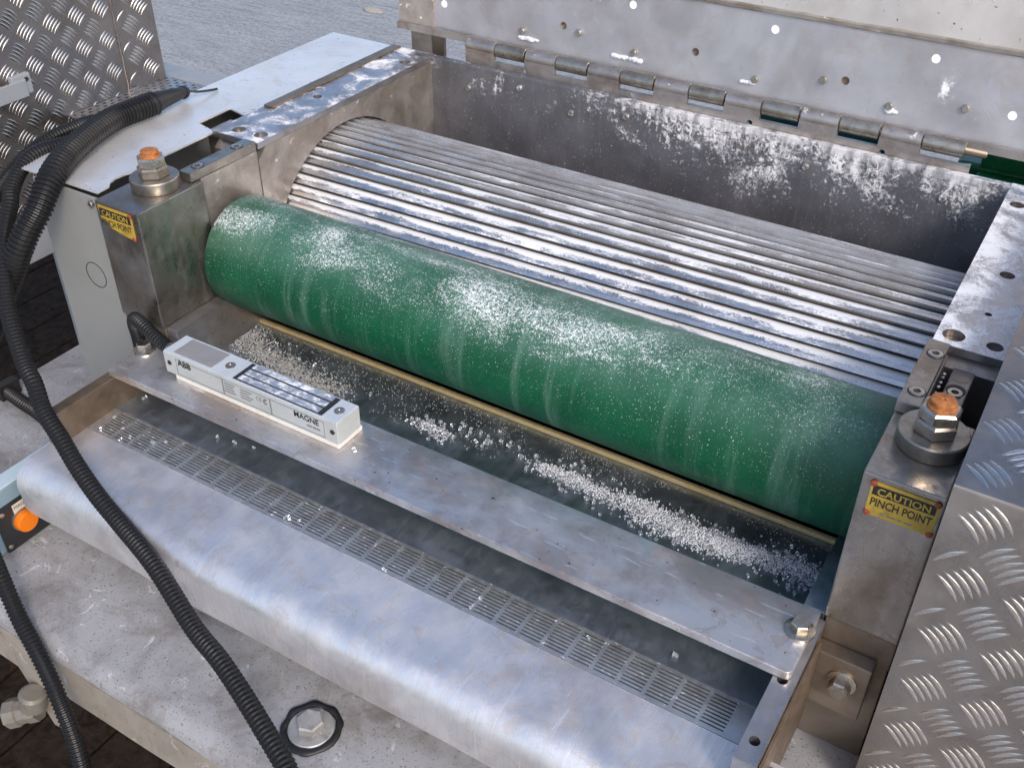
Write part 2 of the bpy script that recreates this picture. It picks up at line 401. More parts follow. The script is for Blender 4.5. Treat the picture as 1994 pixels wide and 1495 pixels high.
# back wall: dark steel with flaking caked powder below its top edge
g = G('caked_back_wall'); p = g.pos(); P = g.sep(g.geo.outputs['Position'])
base = g.mix(g.rng(g.noise(p, 20, 6, .6), .3, .7), (.23, .23, .25), (.14, .138, .15))
base = g.mix(g.rng(g.noise(g.pos((90, 90, 7)), 1.0, 5, .7), .5, .75, 0, .35), base, (.34, .32, .31))
big = g.noise(g.pos((22, 22, 13)), 1.0, 6, .66, .9)
cells = g.noise(p, 190, 4, .75)
h = g.rng(P[2], Z0 - .12, Z0 + .0, -.30, .09, smooth=False)
xx = g.add(g.rng(P[0], .10, .34, -.13, .05), g.rng(P[0], .34, .55, 0, -.03))
mk = g.rng(g.add(g.add(g.add(g.mul(big, .66), g.mul(cells, .50)), h), xx), .585, .685)
holes_ = g.rng(g.noise(p, 120, 5, .8, 1.2), .40, .56)
runs = g.rng(g.noise(g.pos((85, 85, 5)), 1.0, 5, .65, .3), .36, .58, .35, 1)
mk = g.mul(g.mul(mk, g.mixf(g.rng(P[2], Z0 - .004, Z0 + .004), holes_, .8)), runs)
spk = g.rng(g.noise(p, 480, 2, .7), .66, .70)
mk = g.mx(mk, g.mul(spk, .8))
col = g.mix(mk, base, (.80, .79, .80))
g.bump(g.add(mk, g.mul(cells, .3)), .4, .001)
M['backwall'] = g.out(col, g.mixf(mk, .42, .9), g.mixf(mk, .6, 0.0))

# front nose of the table: sheet worn and scuffed
M['nose'] = steel('table_nose_steel', (.84, .82, .82), (.64, .59, .57), metallic=.84, rough=.45, scale=10, lo=.48, hi=.72, streak=(420, 10, 10), sk=.20, blue=.0, rust=.14, rcol=(.36, .28, .23), specks=.0, bump=.14, wear=.42, wcol=(.50, .44, .41), scr=(330, 22, 22))

# brushed concrete ground
g = G('brushed_concrete'); p = g.pos()
n1 = g.noise(g.pos((5, 30, 1)), 1.0, 8, .8, 1.2); n2 = g.noise(p, 1.3, 6, .6); n3 = g.noise(p, 60, 3, .8)
col = g.mix(g.rng(n2, .3, .7), (.34, .35, .36), (.25, .26, .27))
col = g.mix(g.rng(g.add(g.mul(n1, .5), g.mul(n3, .5)), .38, .58), (.115, .12, .13), col)
n4 = g.noise(p, 190, 4, .8)
col = g.mix(g.rng(n4, .40, .66, 0, .55), col, (.46, .46, .47))
g.bump(g.add(g.mul(n1, .5), g.mul(n3, .6)), .5, .008)
M['ground'] = g.out(col, .8, 0.0)

g = G('clear_pellet'); M['pellet'] = g.out((.80, .83, .86), .10, 0.0, **{'Transmission Weight': .88})
M['powder'] = plain('white_powder', (.66, .67, .70), .6)
M['fluff'] = paint('grey_fluff', (.38, .375, .37), (.24, .235, .23), rough=.9, scale=300)

# ------------------------------------------------------------------ ground
bm = bmesh.new()
vs = [bm.verts.new(c) for c in ((-60, -60, -1), (60, -60, -1), (60, 60, -1), (-60, 60, -1))]; bm.faces.new(vs)
tag(fin('ground', bm, M['ground']), 'grey brushed concrete yard ground behind the machine', 'ground', kind='structure')
q = hit(725, 22, 2, -1)
bm = bmesh.new(); r_ = bmesh.ops.create_icosphere(bm, subdivisions=3, radius=.035)
for v in bm.verts:
    k = 1 + .3 * mnoise.noise(v.co * 22); v.co = Vector((v.co.x * 1.5 * k + q.x, v.co.y * .8 * k + q.y, max(v.co.z * .35 * k, -.004) - .996))
tag(fin('stone', bm, M['stone'], None, True), 'pale flat stone lying on the grey ground', 'stone')
DZ = -.2475         # deck level

# ------------------------------------------------------------------ base frame (deck)
base = thing('machine_base', (.3, -.3, -1), 'dirty white painted steel base deck carrying the whole machine', 'machine base')
prof = [(.25, DZ), (-.636, DZ)]
for k in range(1, 7):
    a = R(90 * k / 6); prof.append((-.636 - .014 * math.sin(a), DZ - .014 + .014 * math.cos(a)))
prof += [(-.6500, DZ - .016), (-.637, DZ - .018), (.25, -.262)]
def dj(x, k): 
    return (0.0015 * mnoise.noise(Vector((x * 14, k, 0))) if 1 <= k <= 9 else 0, 0.0007 * mnoise.noise(Vector((x * 20, k * .2, 5))) if 1 < k <= 8 else 0)
extrude_profile('deck_plate', prof, -.227, .95, M['deck'], base, nx=60, jit=dj)
extrude_profile('deck_face', [(-.6508, DZ - .0163), (-.6530, -.305), (-.6400, -.3065), (-.6372, DZ - .0185)], -.227, .95, M['deckface'], base, nx=60, jit=lambda x, k: (.0016 * mnoise.noise(Vector((x * 12, k, 2))), 0))
box('frame_body', .12, .92, -.52, .2, -.995, -.263, M['dark'], base, .004)
for lx, ly in ((-.18, .15), (-.19, -.34)):
    box('support_leg', lx, lx + .04, ly, ly + .04, -.998, -.263, M['dark'], base, .002)
# big deck bolt in its ring of black sealant
db = thing('deck_bolt', (.305, -.601, DZ), 'large weathered hex bolt in a black sealant ring on the white deck', 'bolt')
bmr = bmesh.new(); ring = []
for i in range(48):
    a = 2 * math.pi * i / 48; rr = .0196 + .0012 * mnoise.noise(Vector((math.cos(a) * 2, math.sin(a) * 2, 1)))
    th = .0029 + .0012 * mnoise.noise(Vector((math.cos(a) * 3, math.sin(a) * 3, 9)))
    ring.append([bmr.verts.new((.305 + math.cos(a) * (rr + th * math.cos(b)), -.601 + math.sin(a) * (rr + th * math.cos(b)), DZ + .0012 + th * .62 * math.sin(b))) for b in [2 * math.pi * k / 8 for k in range(8)]])
for A, B in zip(ring, ring[1:] + ring[:1]):
    for k in range(8): bmr.faces.new((A[k], A[(k + 1) % 8], B[(k + 1) % 8], B[k]))
fin('sealant_ring', bmr, M['conduit2'], db, True)
lathe('washer', (.305, -.601, DZ), (0, 0, 1), [(0, .0168), (.0022, .0168), (.003, .016), (.003, 0)], M['deckbolt'], db, 36)
hexnut('hex_head', (.305, -.601, DZ + .003), (0, 0, 1), .0178, .0085, M['deckbolt'], db, rot=.35)

# ------------------------------------------------------------------ housing
hs = thing('pelletizer_housing', (.3, -.14, DZ), 'open stainless cutter housing with dusty rim and thick side walls', 'housing')
RC = (-.154, -.1315); RR = .1138
def side_wall(name, x0, x1, mat_in):
    y0, y1, z0, z1 = -.2755, .008, DZ + .0005, -.0
    holer = .1157
    N = 72
    bm = bmesh.new(); inner = {}; outer = {}
    for x in (x0, x1):
        I, O = [], []
        for k in range(N):
            a = 2 * math.pi * k / N; c, s = math.cos(a), math.sin(a)
            I.append(bm.verts.new((x, RC[0] + holer * c, RC[1] + holer * s)))
            ty = ((y1 if c > 0 else y0) - RC[0]) / c if abs(c) > 1e-6 else 9
            tz = ((z1 if s > 0 else z0) - RC[1]) / s if abs(s) > 1e-6 else 9
            t = max(min(ty, tz), holer + .0002)
            O.append(bm.verts.new((x, RC[0] + t * c, RC[1] + t * s)))
        inner[x] = I; outer[x] = O
        cor = []
    for x in (x0, x1):
        I, O = inner[x], outer[x]
        for k in range(N): bm.faces.new((I[k], I[(k + 1) % N], O[(k + 1) % N], O[k]))
    for k in range(N):
        k2 = (k + 1) % N
        bm.faces.new((inner[x0][k], inner[x0][k2], inner[x1][k2], inner[x1][k]))
        bm.faces.new((outer[x0][k], outer[x0][k2], outer[x1][k2], outer[x1][k]))
    return fin(name, bm, mat_in, hs)
wl = side_wall('side_wall', -.055, 0.0, M['wall'])
wr = side_wall('side_wall', .6, .645, M['wall'])
# rim plates on top of the side walls, drilled
def rim(x0, x1, holes, notch):
    y0 = -.2745
    ol = [(x0, y0), (x1, y0), (x1, .0075), (x0, .0075)]
    return plate('rim_plate', ol, [circ(a, b, r, 22) for a, b, r in holes], lambda u, v, w_: (u, v, -.006 + w_ + .0062), .006, notch, hs)
LR = [(-.028, -.157, .0045), (-.0475, -.033, .005), (-.0135, -.03, .006), (-.0105, -.258, .0065), (-.036, -.2600, .0065)]
RRh = [(.6263, -.158, .0055), (.6255, -.221, .0025), (.6110, -.2605, .0075), (.6375, -.2605, .0055), (.611, -.034, .006)]
rim(-.0555, .0, LR, M['rim']); rim(.6, .6455, RRh, M['rimwhite'])
for a, b, r in LR + RRh:
    lathe('bore', (a, b, .0002), (0, 0, 1), [(0, r - .0003), (.0006, r - .0003), (.0006, 0)], M['brownrail'] if r > .005 else M['socket'], hs, 18)
box('rim_edge_strip', -.0553, -.0440, -.205, .005, .0064, .0082, M['brownrail'], hs, .0005)  # added dark brown bar for the band along the rim's rusty edge
box('back_wall', -.055, .645, .0, .0085, DZ + .0005, .0055, M['backwall'], hs, .0006)
box('housing_floor', .0, .6, -.30, .0, DZ + .001, DZ + .004, M['dark'], hs, 0)
for px, py in [(912, 165), (1012, 165), (1112, 213), (1219, 220), (1440, 275), (1570, 317), (1705, 333), (1838, 378)]:
    q = hit(px, py, 1, -.001)
    lathe('wall_bolt', (q.x, .001, q.z - .004), (0, -1, 0), [(0, .0034), (.003, .0034), (.004, .0027), (.004, .0015), (.0025, .0015), (.0025, 0)], M['dustbolt'], hs, 14)
# bearing holders, clamp bars
for s, xa, xb in ((0, -.0125, .0), (1, .6, .6125)):
    box('bearing_holder', xa, xb, -.3465, -.2765, DZ + .0005, .0, M['wall'], hs, .0006)
    cb = box('clamp_bar', xa - (.001 if s == 0 else .002), xb - .0005 * s, -.357, -.2765, .0005, .0088, M['block'], hs, .0007)
    for yy in (-.294, -.342):
        xc = (xa + xb) / 2
        lathe('cap_screw', (xc, yy, .0086), (0, 0, 1), [(0, .0049), (.0009, .0049), (.0011, .0045), (.0011, .0024), (-.002, .0024), (-.002, 0)], M['bolt'], cb, 24)
        lathe('screw_recess', (xc, yy, .0086), (0, 0, 1), [(0, .0058), (.0004, .0058), (.0004, .0048)], M['socket'], cb, 24)
    xa2, xb2 = (-.030, -.016) if s == 0 else (.6185, .6325)
    zt_ = -.05 * (1 - s)
    ib = box('adjuster_bar', xa2, xb2, -.345, -.281, -.08, -.005 + zt_, M['wall'], hs, .001)
    xc = (xa2 + xb2) / 2
    lathe('bar_recess', (xc, -.307, -.0052 + zt_), (0, 0, 1), [(0, .0062), (.0006, .0062), (.0006, 0)], M['socket'], ib, 22)
    lathe('cap_screw', (xc, -.311, -.005 + zt_), (0, 0, 1), [(0, .0046), (.0014, .0046), (.0014, .0024), (.0003, .0024), (.0003, 0)], M['bolt'], ib, 22)
    lathe('bar_plug', (xc, -.292, -.0052 + zt_), (0, 0, 1), [(0, .0052), (.0004, .0052), (.0004, 0)], M['leg'], ib, 22)
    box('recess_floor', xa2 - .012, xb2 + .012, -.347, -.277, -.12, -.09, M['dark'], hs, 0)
for yy in (-.292, -.2965, -.303, -.3085, -.316): 
    lathe('ball', (.6150, yy, -.0065), (0, 0, 1), [(0, .0001), (.0006, .0011), (.0018, .0011), (.0024, .0001)], M['core'], hs, 8)
box('wedge_bar', -.077, -.0625, -.262, -.230, -.06, -.003, M['rail'], hs, .0006)
lathe('wedge_screw', (-.0695, -.2485, -.0032), (0, 0, 1), [(0, .0032), (.0006, .0032), (.0006, .0015), (.0001, .0015), (.0001, 0)], M['leg'], hs, 16)

# bearing blocks with their big tension studs
def bearing(name, x0, x1, sx, sy, zb, label):
    t = thing(name, ((x0 + x1) / 2, -.385, zb), label, 'bearing block')
    box('block_body', x0, x1, -.422, -.348, zb, .0, M['block'], t, .0012)
    wz = .0015
    lathe('thick_washer', (sx, sy, .0002), (0, 0, 1), [(0, .0200), (.0012, .0206), (.0098, .0206), (.0108, .0198), (.0108, 0)], M['washer'], t, 48)
    hexnut('lower_nut', (sx, sy, .0108), (0, 0, 1), .0228, .0092, M['washer'], t, rot=.62)
    hexnut('lock_nut', (sx, sy, .0200), (0, 0, 1), .0210, .0084, M['bolt'], t, rot=.45)
    lathe('stud_cap', (sx, sy, .0283), (0, 0, 1), [(0, .0088), (.0012, .0086), (.0018, .0074), (.0046, .0074), (.0050, .0066), (.0050, .0012), (.0042, .0012), (.0042, 0)], M['orange'], t, 26)
    return t
# the stud's foot: average of the washer outline read at its own height
bearing('bearing_block', -.0465, .0045, hit(300, 341, 2, .0108).x, hit(300, 341, 2, .0108).y, -.1115, 'steel bearing block with washer, two nuts and orange rusty stud beside black conduits')
bearing('bearing_block', .5985, .6455, hit(1820, 837, 2, .0108).x, hit(1820, 837, 2, .0108).y, -.1236, 'steel bearing block with washer and orange rusty stud beside the tread plate box')
lg = thing('support_leg', (.622, -.385, DZ), 'brown stained steel leg under the bearing block beside the tread plate box', 'leg')
box('upper_shim', .5995, .6452, -.4205, -.35, -.1505, -.1240, M['leg'], lg, .0006)
box('leg_post', .6005, .6448, -.4175, -.35, DZ + .0005, -.1508, M['leg'], lg, .0008)
lg2 = thing('support_leg', (-.02, -.385, DZ), 'steel leg hidden under the bearing block beside the grey cabinet', 'leg')
box('leg_post', -.0460, .0042, -.4195, -.35, DZ + .0005, -.112, M['leg'], lg2, .0008)
br = thing('stop_bracket', (.616, -.426, -.195), 'small brown steel bracket plate with one hex bolt on the stained leg', 'bracket')
box('bracket_plate', .5962, .6370, -.4325, -.4208, -.1945, -.1446, M['leg'], br, .0010)
lathe('washer', (.6212, -.4325, -.164), (0, -1, 0), [(0, .0098), (.0013, .0098), (.0016, .0093), (.0016, 0)], M['bolt'], br, 28)
hexnut('hex_head', (.6212, -.4341, -.164), (0, -1, 0), .0125, .008, M['bolt'], br, rot=.3)

# ------------------------------------------------------------------ rotor with cutting teeth
ro = thing('cutting_rotor', (.3, RC[0], RC[1] - RR), 'steel cutting rotor with long dusty teeth inside the housing', 'rotor')
TW = R(5.0); XA, XB = -.028, .628
def tw(x): return -TW * (x - 0.0) / .6
prof = []
NT = 60
bm = bmesh.new()
core = .1055
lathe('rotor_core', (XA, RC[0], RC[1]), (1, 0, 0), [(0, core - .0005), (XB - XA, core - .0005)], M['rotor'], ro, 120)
# one tooth about the rotor axis (axis = local X, local angle 0 = +Y)
pd = 2 * math.pi / NT
cross = [(0.0, RR), (-.30, RR - .0007), (-.68, RR - .0028), (-1.10, RR - .0064), (-1.10, core - .001), (-.10, core - .001), (-.10, RR - .0068), (-.045, RR - .0024)]
me_t = bpy.data.meshes.new('tooth')
bmt = bmesh.new(); rings = []
NXT = 10
for i in range(NXT + 1):
    x = XA + (XB - XA) * i / NXT
    rings.append([bmt.verts.new((x, r * math.cos(a * pd + tw(x)), r * math.sin(a * pd + tw(x)))) for a, r in cross])
n = len(cross)
for A, B in zip(rings, rings[1:]):
    for k in range(n): bmt.faces.new((A[k], A[(k + 1) % n], B[(k + 1) % n], B[k]))
bmt.faces.new(rings[0]); bmt.faces.new(rings[-1])
bmesh.ops.recalc_face_normals(bmt, faces=bmt.faces)
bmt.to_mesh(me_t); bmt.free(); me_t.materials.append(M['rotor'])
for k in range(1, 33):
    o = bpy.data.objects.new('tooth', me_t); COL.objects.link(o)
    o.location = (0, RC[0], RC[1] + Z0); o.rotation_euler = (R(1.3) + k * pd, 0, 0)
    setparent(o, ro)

# ------------------------------------------------------------------ feed roller
YR, ZR, RRO = -.3168, -.0800, .0515
rl = thing('feed_roller', (.3, YR, ZR - RRO), 'green rubber feed roller dusted with white powder', 'roller')
XR0, XR1 = .0065, .5965
bm = bmesh.new(); rings = []
prof = [(XR0, .030), (XR0, RRO - .004), (XR0 + .0012, RRO - .0012), (XR0 + .004, RRO)] + [(XR0 + .004 + (XR1 - XR0 - .008) * i / 30, RRO) for i in range(1, 31)] + [(XR1 - .0012, RRO - .0012), (XR1, RRO - .004), (XR1, .03)]
lathe('rubber_sleeve', (0, YR, ZR), (1, 0, 0), prof, M['roller'], rl, 96)
lathe('shaft', (-.01, YR, ZR), (1, 0, 0), [(0, .0298), (.62, .0298)], M['block'], rl, 32)

# ------------------------------------------------------------------ feed table
FZ = -.157
ft = thing('feed_table', (.3, -.45, DZ), 'stainless feed table with slotted drain grille and rounded front nose', 'feed table')
box('floor_sheet', -.004, .5835, -.4865, -.3185, FZ - .0025, FZ, M['floor'], ft, .0003)
XL, XRt = -.0065, .612
def nj(x, k):
    s = mnoise.noise(Vector((x * 5, .3, 0))) * .0022
    dent = -.0025 * math.exp(-((x - .17) / .05) ** 2)
    return ((s + dent) * (0 if k < 2 or k > 20 else 1), 0)
prof = [(-.5175, FZ), (-.566, FZ)]
for k in range(1, 11):
    a = R(90 * k / 10); prof.append((-.566 - .019 * math.sin(a), FZ - .020 + .020 * math.cos(a)))
prof += [(-.5845, -.200), (-.5815, -.2085), (-.5765, -.2145), (-.571, -.2185)]
inner = [(y + .0022, z - .0005 if z > -.17 else z) for y, z in reversed(prof[2:])]
prof2 = prof + [(-.5698, -.2165)] + [(y + .0025 if z < -.165 else y, z - .0025 if z > -.19 else z) for y, z in reversed(prof[2:-1])] + [(-.5175, FZ - .0025)]
extrude_profile('nose_sheet', prof2, XL, XRt, M['nose'], ft, nx=50, jit=lambda x, k: nj(x, k if k < 16 else 32 - k), ang=40)
# slotted grille
bm = bmesh.new()
xs = [-.004, .0115]; 
cells = 30; pitch = .0187
sx_ = []
for c in range(cells):
    a = .0115 + c * pitch; sx_.append((a + .0014, a + pitch - .0014))
xs = sorted({-.004, .5835} | {v for ab in sx_ for v in ab})
ys = []; y = -.5170
slots = []
y0g, y1g = -.5172, -.4868
yy = y0g + .0022; nrow = 9; pr = (y1g - y0g - .0044) / nrow
for r in range(nrow): slots.append((yy + r * pr + pr * .30, yy + r * pr + pr * .70))
ys = sorted({y0g, y1g} | {v for ab in slots for v in ab})
V = {}
def gv(i, j):
    if (i, j) not in V: V[(i, j)] = bm.verts.new((xs[i], ys[j], FZ - .0018))
    return V[(i, j)]
for i in range(len(xs) - 1):
    for j in range(len(ys) - 1):
        hole = any(abs(xs[i] - a) < 1e-6 for a, b in sx_) and any(abs(ys[j] - a) < 1e-6 for a, b in slots)
        if not hole: bm.faces.new((gv(i, j), gv(i + 1, j), gv(i + 1, j + 1), gv(i, j + 1)))
ex = bmesh.ops.extrude_face_region(bm, geom=list(bm.faces))
for v in [q for q in ex['geom'] if isinstance(q, bmesh.types.BMVert)]: v.co.z += .0018 + .0006
fin('slotted_grille', bm, M['grille'], ft)
box('drain_trough', -.003, .583, -.53, -.47, -.19, -.175, M['dark'], ft, 0)
box('table_underframe', -.002, .582, -.545, -.32, DZ + .001, -.1905, M['dark'], ft, 0)
box('side_rail', -.0075, .0035, -.5465, -.4235, -.2, -.1275, M['brownrail'], ft, .0008)
box('side_strip', .0048, .0165, -.4185, -.30, -.19, -.1118, M['rail'], ft, .0008)
box('side_strip', .5838, .5984, -.4185, -.30, -.19, -.1250, M['floor'], ft, .0008)
rr_ = plate('side_rail', [(.5865, -.5475), (.6005, -.5475), (.6005, -.4228), (.5865, -.4228)], [circ(.5935, -.5315, .0034, 18), circ(.5925, -.482, .0034, 18)],
      lambda u, v, w_: (u, v, -.2 + w_), .073, M['rail'], ft)
box('outer_flange', .6008, .6035, -.5750, -.4345, -.213, -.134, M['brownrail'], ft, .0008)
hexnut('flange_bolt', (.6035, -.527, -.158), (1, 0, 0), .010, .007, M['bolt'], ft, rot=.2)
lathe('rail_thread', (.5935, -.5315, -.140), (0, 0, 1), [(0, .0033), (.001, .0033), (.001, 0)], M['socket'], ft, 16)
# the yellow lip strip on the table's rear edge
tag(box('lip_strip', .0120, .5835, -.3212, -.3168, FZ + .0002, FZ + .0046, M['lip'], None, .0012), 'narrow yellow plastic scraper strip under the green roller', 'scraper strip')
# bent lugs of the tray on the deck
for k in range(31):
    x = .092 + k * .01435
    box('lug', x, x + .0052, -.5595, -.5545, DZ + .0003, DZ + .0022 + .0006 * random.random(), M['rail'], ft, .0003)

# ------------------------------------------------------------------ cover plate
cp = thing('cover_plate', (.297, -.45, -.126), 'flat steel cover plate bolted across the feed table', 'cover plate')
cr = .004
ol = []
for (cx_, cy_), a0 in (((.5965 - cr, -.4815 + cr), -90), ((.5965 - cr, -.4228 - .001), 0), ((-.0035 + cr, -.4228 - .001), 90), ((-.0035 + cr, -.4815 + cr), 180)):
    rr2 = cr if cy_ < -.45 else .001
    for k in range(5):
        a = R(a0 + 90 * k / 4); ol.append((cx_ + (rr2 if cy_ < -.45 else (cr if abs(math.cos(a)) > .01 else cr) * 0 + .001) * math.cos(a) + (0 if cy_ < -.45 else (cr - .001) * (1 if cx_ > .3 else -1)), cy_ + rr2 * math.sin(a)))
bmp = bmesh.new(); vs = [bmp.verts.new((x, y, -.1265)) for x, y in ol]; f = bmp.faces.new(vs)
ex = bmesh.ops.extrude_face_region(bmp, geom=[f])
top = [q for q in ex['geom'] if isinstance(q, bmesh.types.BMVert)]
for v in top: v.co.z = -.12
te = [e for e in bmp.edges if e.verts[0] in top and e.verts[1] in top]
bmesh.ops.bevel(bmp, geom=te, offset=.0007, segments=2, affect='EDGES')
fin('plate_body', bmp, M['cover'], cp)
for bx in (.0045, .5895):
    by = -.4455
    lathe('washer', (bx, by, -.12), (0, 0, 1), [(0, .0098), (.0012, .0098), (.0016, .0092), (.0016, 0)], M['bolt'], cp, 30)
    hexnut('hex_bolt', (bx, by, -.1184), (0, 0, 1), .0112, .0065, M['bolt'], cp, rot=.5)

# ------------------------------------------------------------------ magnetic lock
ml = thing('magnetic_lock', (.14, -.448, -.12), 'pale grey magnetic door lock bar with steel pole faces on the cover plate', 'lock')
mx0, mx1, my0, my1, mz0, mz1 = .0495, .2325, -.4615, -.4345, -.1148, -.0945
bmk = bmesh.new(); bm_box(bmk, mx0, mx1, my0, my1, mz0, mz1, .0008)
lkb = fin('lock_body', bmk, M['lockbody'], ml)
box('top_plate', mx0 + .0006, mx1 - .0006, my0 + .0006, my1 - .0006, mz1 - .0006, mz1 + .0006, M['locktop'], ml, .0003)
box('mounting_pad', .0585, .2318, -.4610, -.4320, -.1199, -.1150, M['pad'], ml, .0012)
tz = mz1 + .0006
box('grey_window', .0595, .1015, my0 + .003, my1 - .0025, tz - .0003, tz + .0004, M['lockgrey'], ml, .0002)
mrc = box('magnet_recess', .1255, .2165, my0 + .0018, my1 - .0018, tz - .0003, tz + .0002, M['blackpanel'], ml, 0)
for ya, yb in ((my0 + .0028, my0 + .0088), (my0 + .0104, my0 + .0172), (my0 + .0190, my0 + .0244)):
    box('pole_face', .1300, .2120, ya, yb, tz, tz + .0010, M['core'], mrc, .0002)
for sx2 in (.1125, .2245):
    lathe('lock_screw', (sx2, -.448, tz), (0, 0, 1), [(0, .0042), (.0005, .0042), (.0009, .0036), (.0009, .0016), (.0002, .0016), (.0002, 0)], M['bolt'], ml, 22)
for sx2 in (.0555, .2275):
    lathe('side_screw', (sx2, my0, -.104), (0, -1, 0), [(0, .0022), (.0005, .0022), (.0005, .001), (.0001, .001), (.0001, 0)], M['socket'], ml, 14)
X, Z = (1, 0, 0), (0, 0, 1)
text('lettering', 'ABB', .0150, .0066, M['print'], lkb, (.0655, my0, -.1030), X, Z, bold=.03)
text('lettering', 'MAGNE', .0245, .0056, M['print'], lkb, (.1900, my0, -.1038), X, Z, bold=.018)
for c0, c1 in ((.2020, .2068), (.2078, .2150)): box('fine_print', c0, c1, my0 - .0003, my0 + .0002, -.1082, -.1068, M['greyprint'], lkb, 0)
text('lettering', 'CE', .0058, .0040, M['greyprint'], lkb, (.1510, my0, -.1040), X, Z)
text('lettering', 'C', .0036, .0046, M['print'], lkb, (.1585, my0, -.1046), X, Z, bold=.03)
def frame(x0, x1, z0, z1, n):
    for a, b, c, d in ((x0, x1, z0, z0 + .0003), (x0, x1, z1 - .0003, z1), (x0, x0 + .0003, z0, z1), (x1 - .0003, x1, z0, z1)):
        box(n, a, b, my0 - .0003, my0 + .0002, c, d, M['greyprint'], lkb, 0)
frame(.0635, .1150, -.1128, -.0975, 'label_line'); frame(.1155, .1655, -.1128, -.0975, 'label_line'); frame(.1660, .2195, -.1128, -.0975, 'label_line')
for r in range(4):
    for c0, c1 in ((.1170, .1320), (.1340, .1490)):
        box('fine_print', c0, c0 + (c1 - c0) * (.6 + .4 * random.random()), my0 - .0003, my0 + .0002, -.1008 - r * .0026, -.0999 - r * .0026, M['greyprint'], lkb, 0)
lathe('cable_gland', (mx0 + .0005, -.4475, -.1040), (-1, 0, 0), [(0, .0062), (.009, .0062), (.010, .0050), (.010, 0)], M['bolt'], ml, 22)

# ------------------------------------------------------------------ caution signs
def sign(name, org, wd, ht, torn, label):
    t = thing(name, (org[0] + wd / 2, org[1], org[2] - ht), label, 'sign', 'caution pinch point signs')
    x, yf, z = org
    ol = [(0, 0), (wd, 0), (wd, -ht), (wd * .45, -ht), (0, -ht)] if not torn else [(0, 0), (wd, 0), (wd * 1.0, -ht), (wd * .62, -ht * .93), (wd * .30, -ht * .80), (wd * .20, -ht * .64), (wd * .04, -ht * .56)]
    sp_ = plate('sign_plate', list(reversed(ol)), [], lambda u, v, w_: (x + u, yf - w_, z + v), .0007, M['yellow'], t)
    ys_ = yf - .0007
    k = wd / .040
    box('header_band', x + .0015 * k, x + wd - .0015 * k, ys_ - .0002, ys_ + .0002, z - .0095 * k, z - .0022 * k, M['print'], sp_, 0)
    text('lettering', 'CAUTION', wd * .78, .0054 * k, M['yellow'], sp_, (x + wd * .11, ys_ - .0002, z - .0086 * k), X, Z, bold=.02)
    text('lettering', 'PINCH POINT', wd * .90, .0062 * k, M['print'], sp_, (x + wd * .05, ys_, z - .0178 * k), X, Z, bold=.012)
    if not torn:
        for c0, c1 in ((.22, .30), (.33, .46), (.49, .55), (.58, .70)):
            box('fine_print', x + wd * c0, x + wd * c1, ys_ - .0002, ys_ + .0002, z - .0220, z - .0210, M['greyprint'], sp_, 0)
    rv = [(.0012, -.0012), (wd - .0012, -.0012), (.0012, -ht + .0012 - (0 if not torn else -99)), (wd - .0012, -ht + .0012)]
    for u, v in rv:
        if v > 1: continue
        if torn and u < .01: continue
        lathe('rivet', (x + u, ys_, z + v), (0, -1, 0), [(0, .0021), (.0006, .0019), (.0010, .0011), (.0011, 0)], M['redrivet'], t, 14)
    return t
sign('caution_sign', (.6046, -.4221, -.0042), .0385, .0248, False, 'yellow and black caution pinch point sign with four red rivets beside the tread plate box')
sign('caution_sign', (-.0430, -.4221, -.0030), .0395, .0235, True, 'torn yellow caution pinch point sign on the bearing block beside the grey cabinet')

# ------------------------------------------------------------------ lid, hinge
TL = R(5)
def lidpt(x, h, d):   # h up along the lid from its lower edge, d depth behind its front face
    return (x, .0205 + h * math.sin(TL) + d * math.cos(TL), .0255 + h * math.cos(TL) - d * math.sin(TL))
def lidxy(px, py):
    n_ = Vector((0, -math.cos(TL), math.sin(TL))); o_ = Vector(lidpt(0, 0, 0))
    d = RM.transposed() @ Vector(((px - CX) / F, (py - CY) / F, 1.0))
    t = (o_ - CP).dot(n_) / d.dot(n_); q = CP + t * d
    return q.x, (q - o_).dot(Vector((0, math.sin(TL), math.cos(TL))))
ld = thing('hinged_lid', (.3, .022, .0255), 'raised stainless housing lid with drilled lower plate and hinge', 'lid')
through = [(*lidxy(*p), .0042) for p in ((865, 8), (1233, 10), (1510, 58), (1823, 115), (1972, 226))]
xr = through[2][0] - through[1][0]
through += [(through[1][0] - xr, through[1][1], .0042)]
blind = [(*lidxy(*p), .0038) for p in ((1097, 51), (1354, 102), (1646, 158))]
plate('lid_plate', [(-.0548, 0), (.70, 0), (.70, .0815), (-.0548, .0815)], [circ(a, b, r) for a, b, r in through + blind], lambda u, v, w_: lidpt(u, v, w_), .005, M['lid'], ld)
for a, b, r in through:
    lathe('hole_light_disc', lidpt(a, b, .0048), (0, -math.cos(TL), math.sin(TL)), [(0, r - .0002), (.0042, r - .0002), (.0042, 0)], M['hole_light'], ld, 18)  # white discs added in the through holes for the light behind
for a, b, r in blind:
    lathe('blind_plug', lidpt(a, b, .0048), (0, -math.cos(TL), math.sin(TL)), [(0, r - .0002), (.0015, r - .0002), (.0015, 0)], M['brownrail'], ld, 18)
plate('end_strap', [(-.0552, -.001), (-.0095, -.001), (-.0095, .34), (-.0552, .34)], [], lambda u, v, w_: lidpt(u, v, w_ - .0026), .0024, M['lidend'], ld)
plate('lower_flange', [(-.0552, -.0022), (.70, -.0022), (.70, .0052), (-.0552, .0052)], [], lambda u, v, w_: lidpt(u, v, w_ - .0062), .0034, M['hinge'], ld)
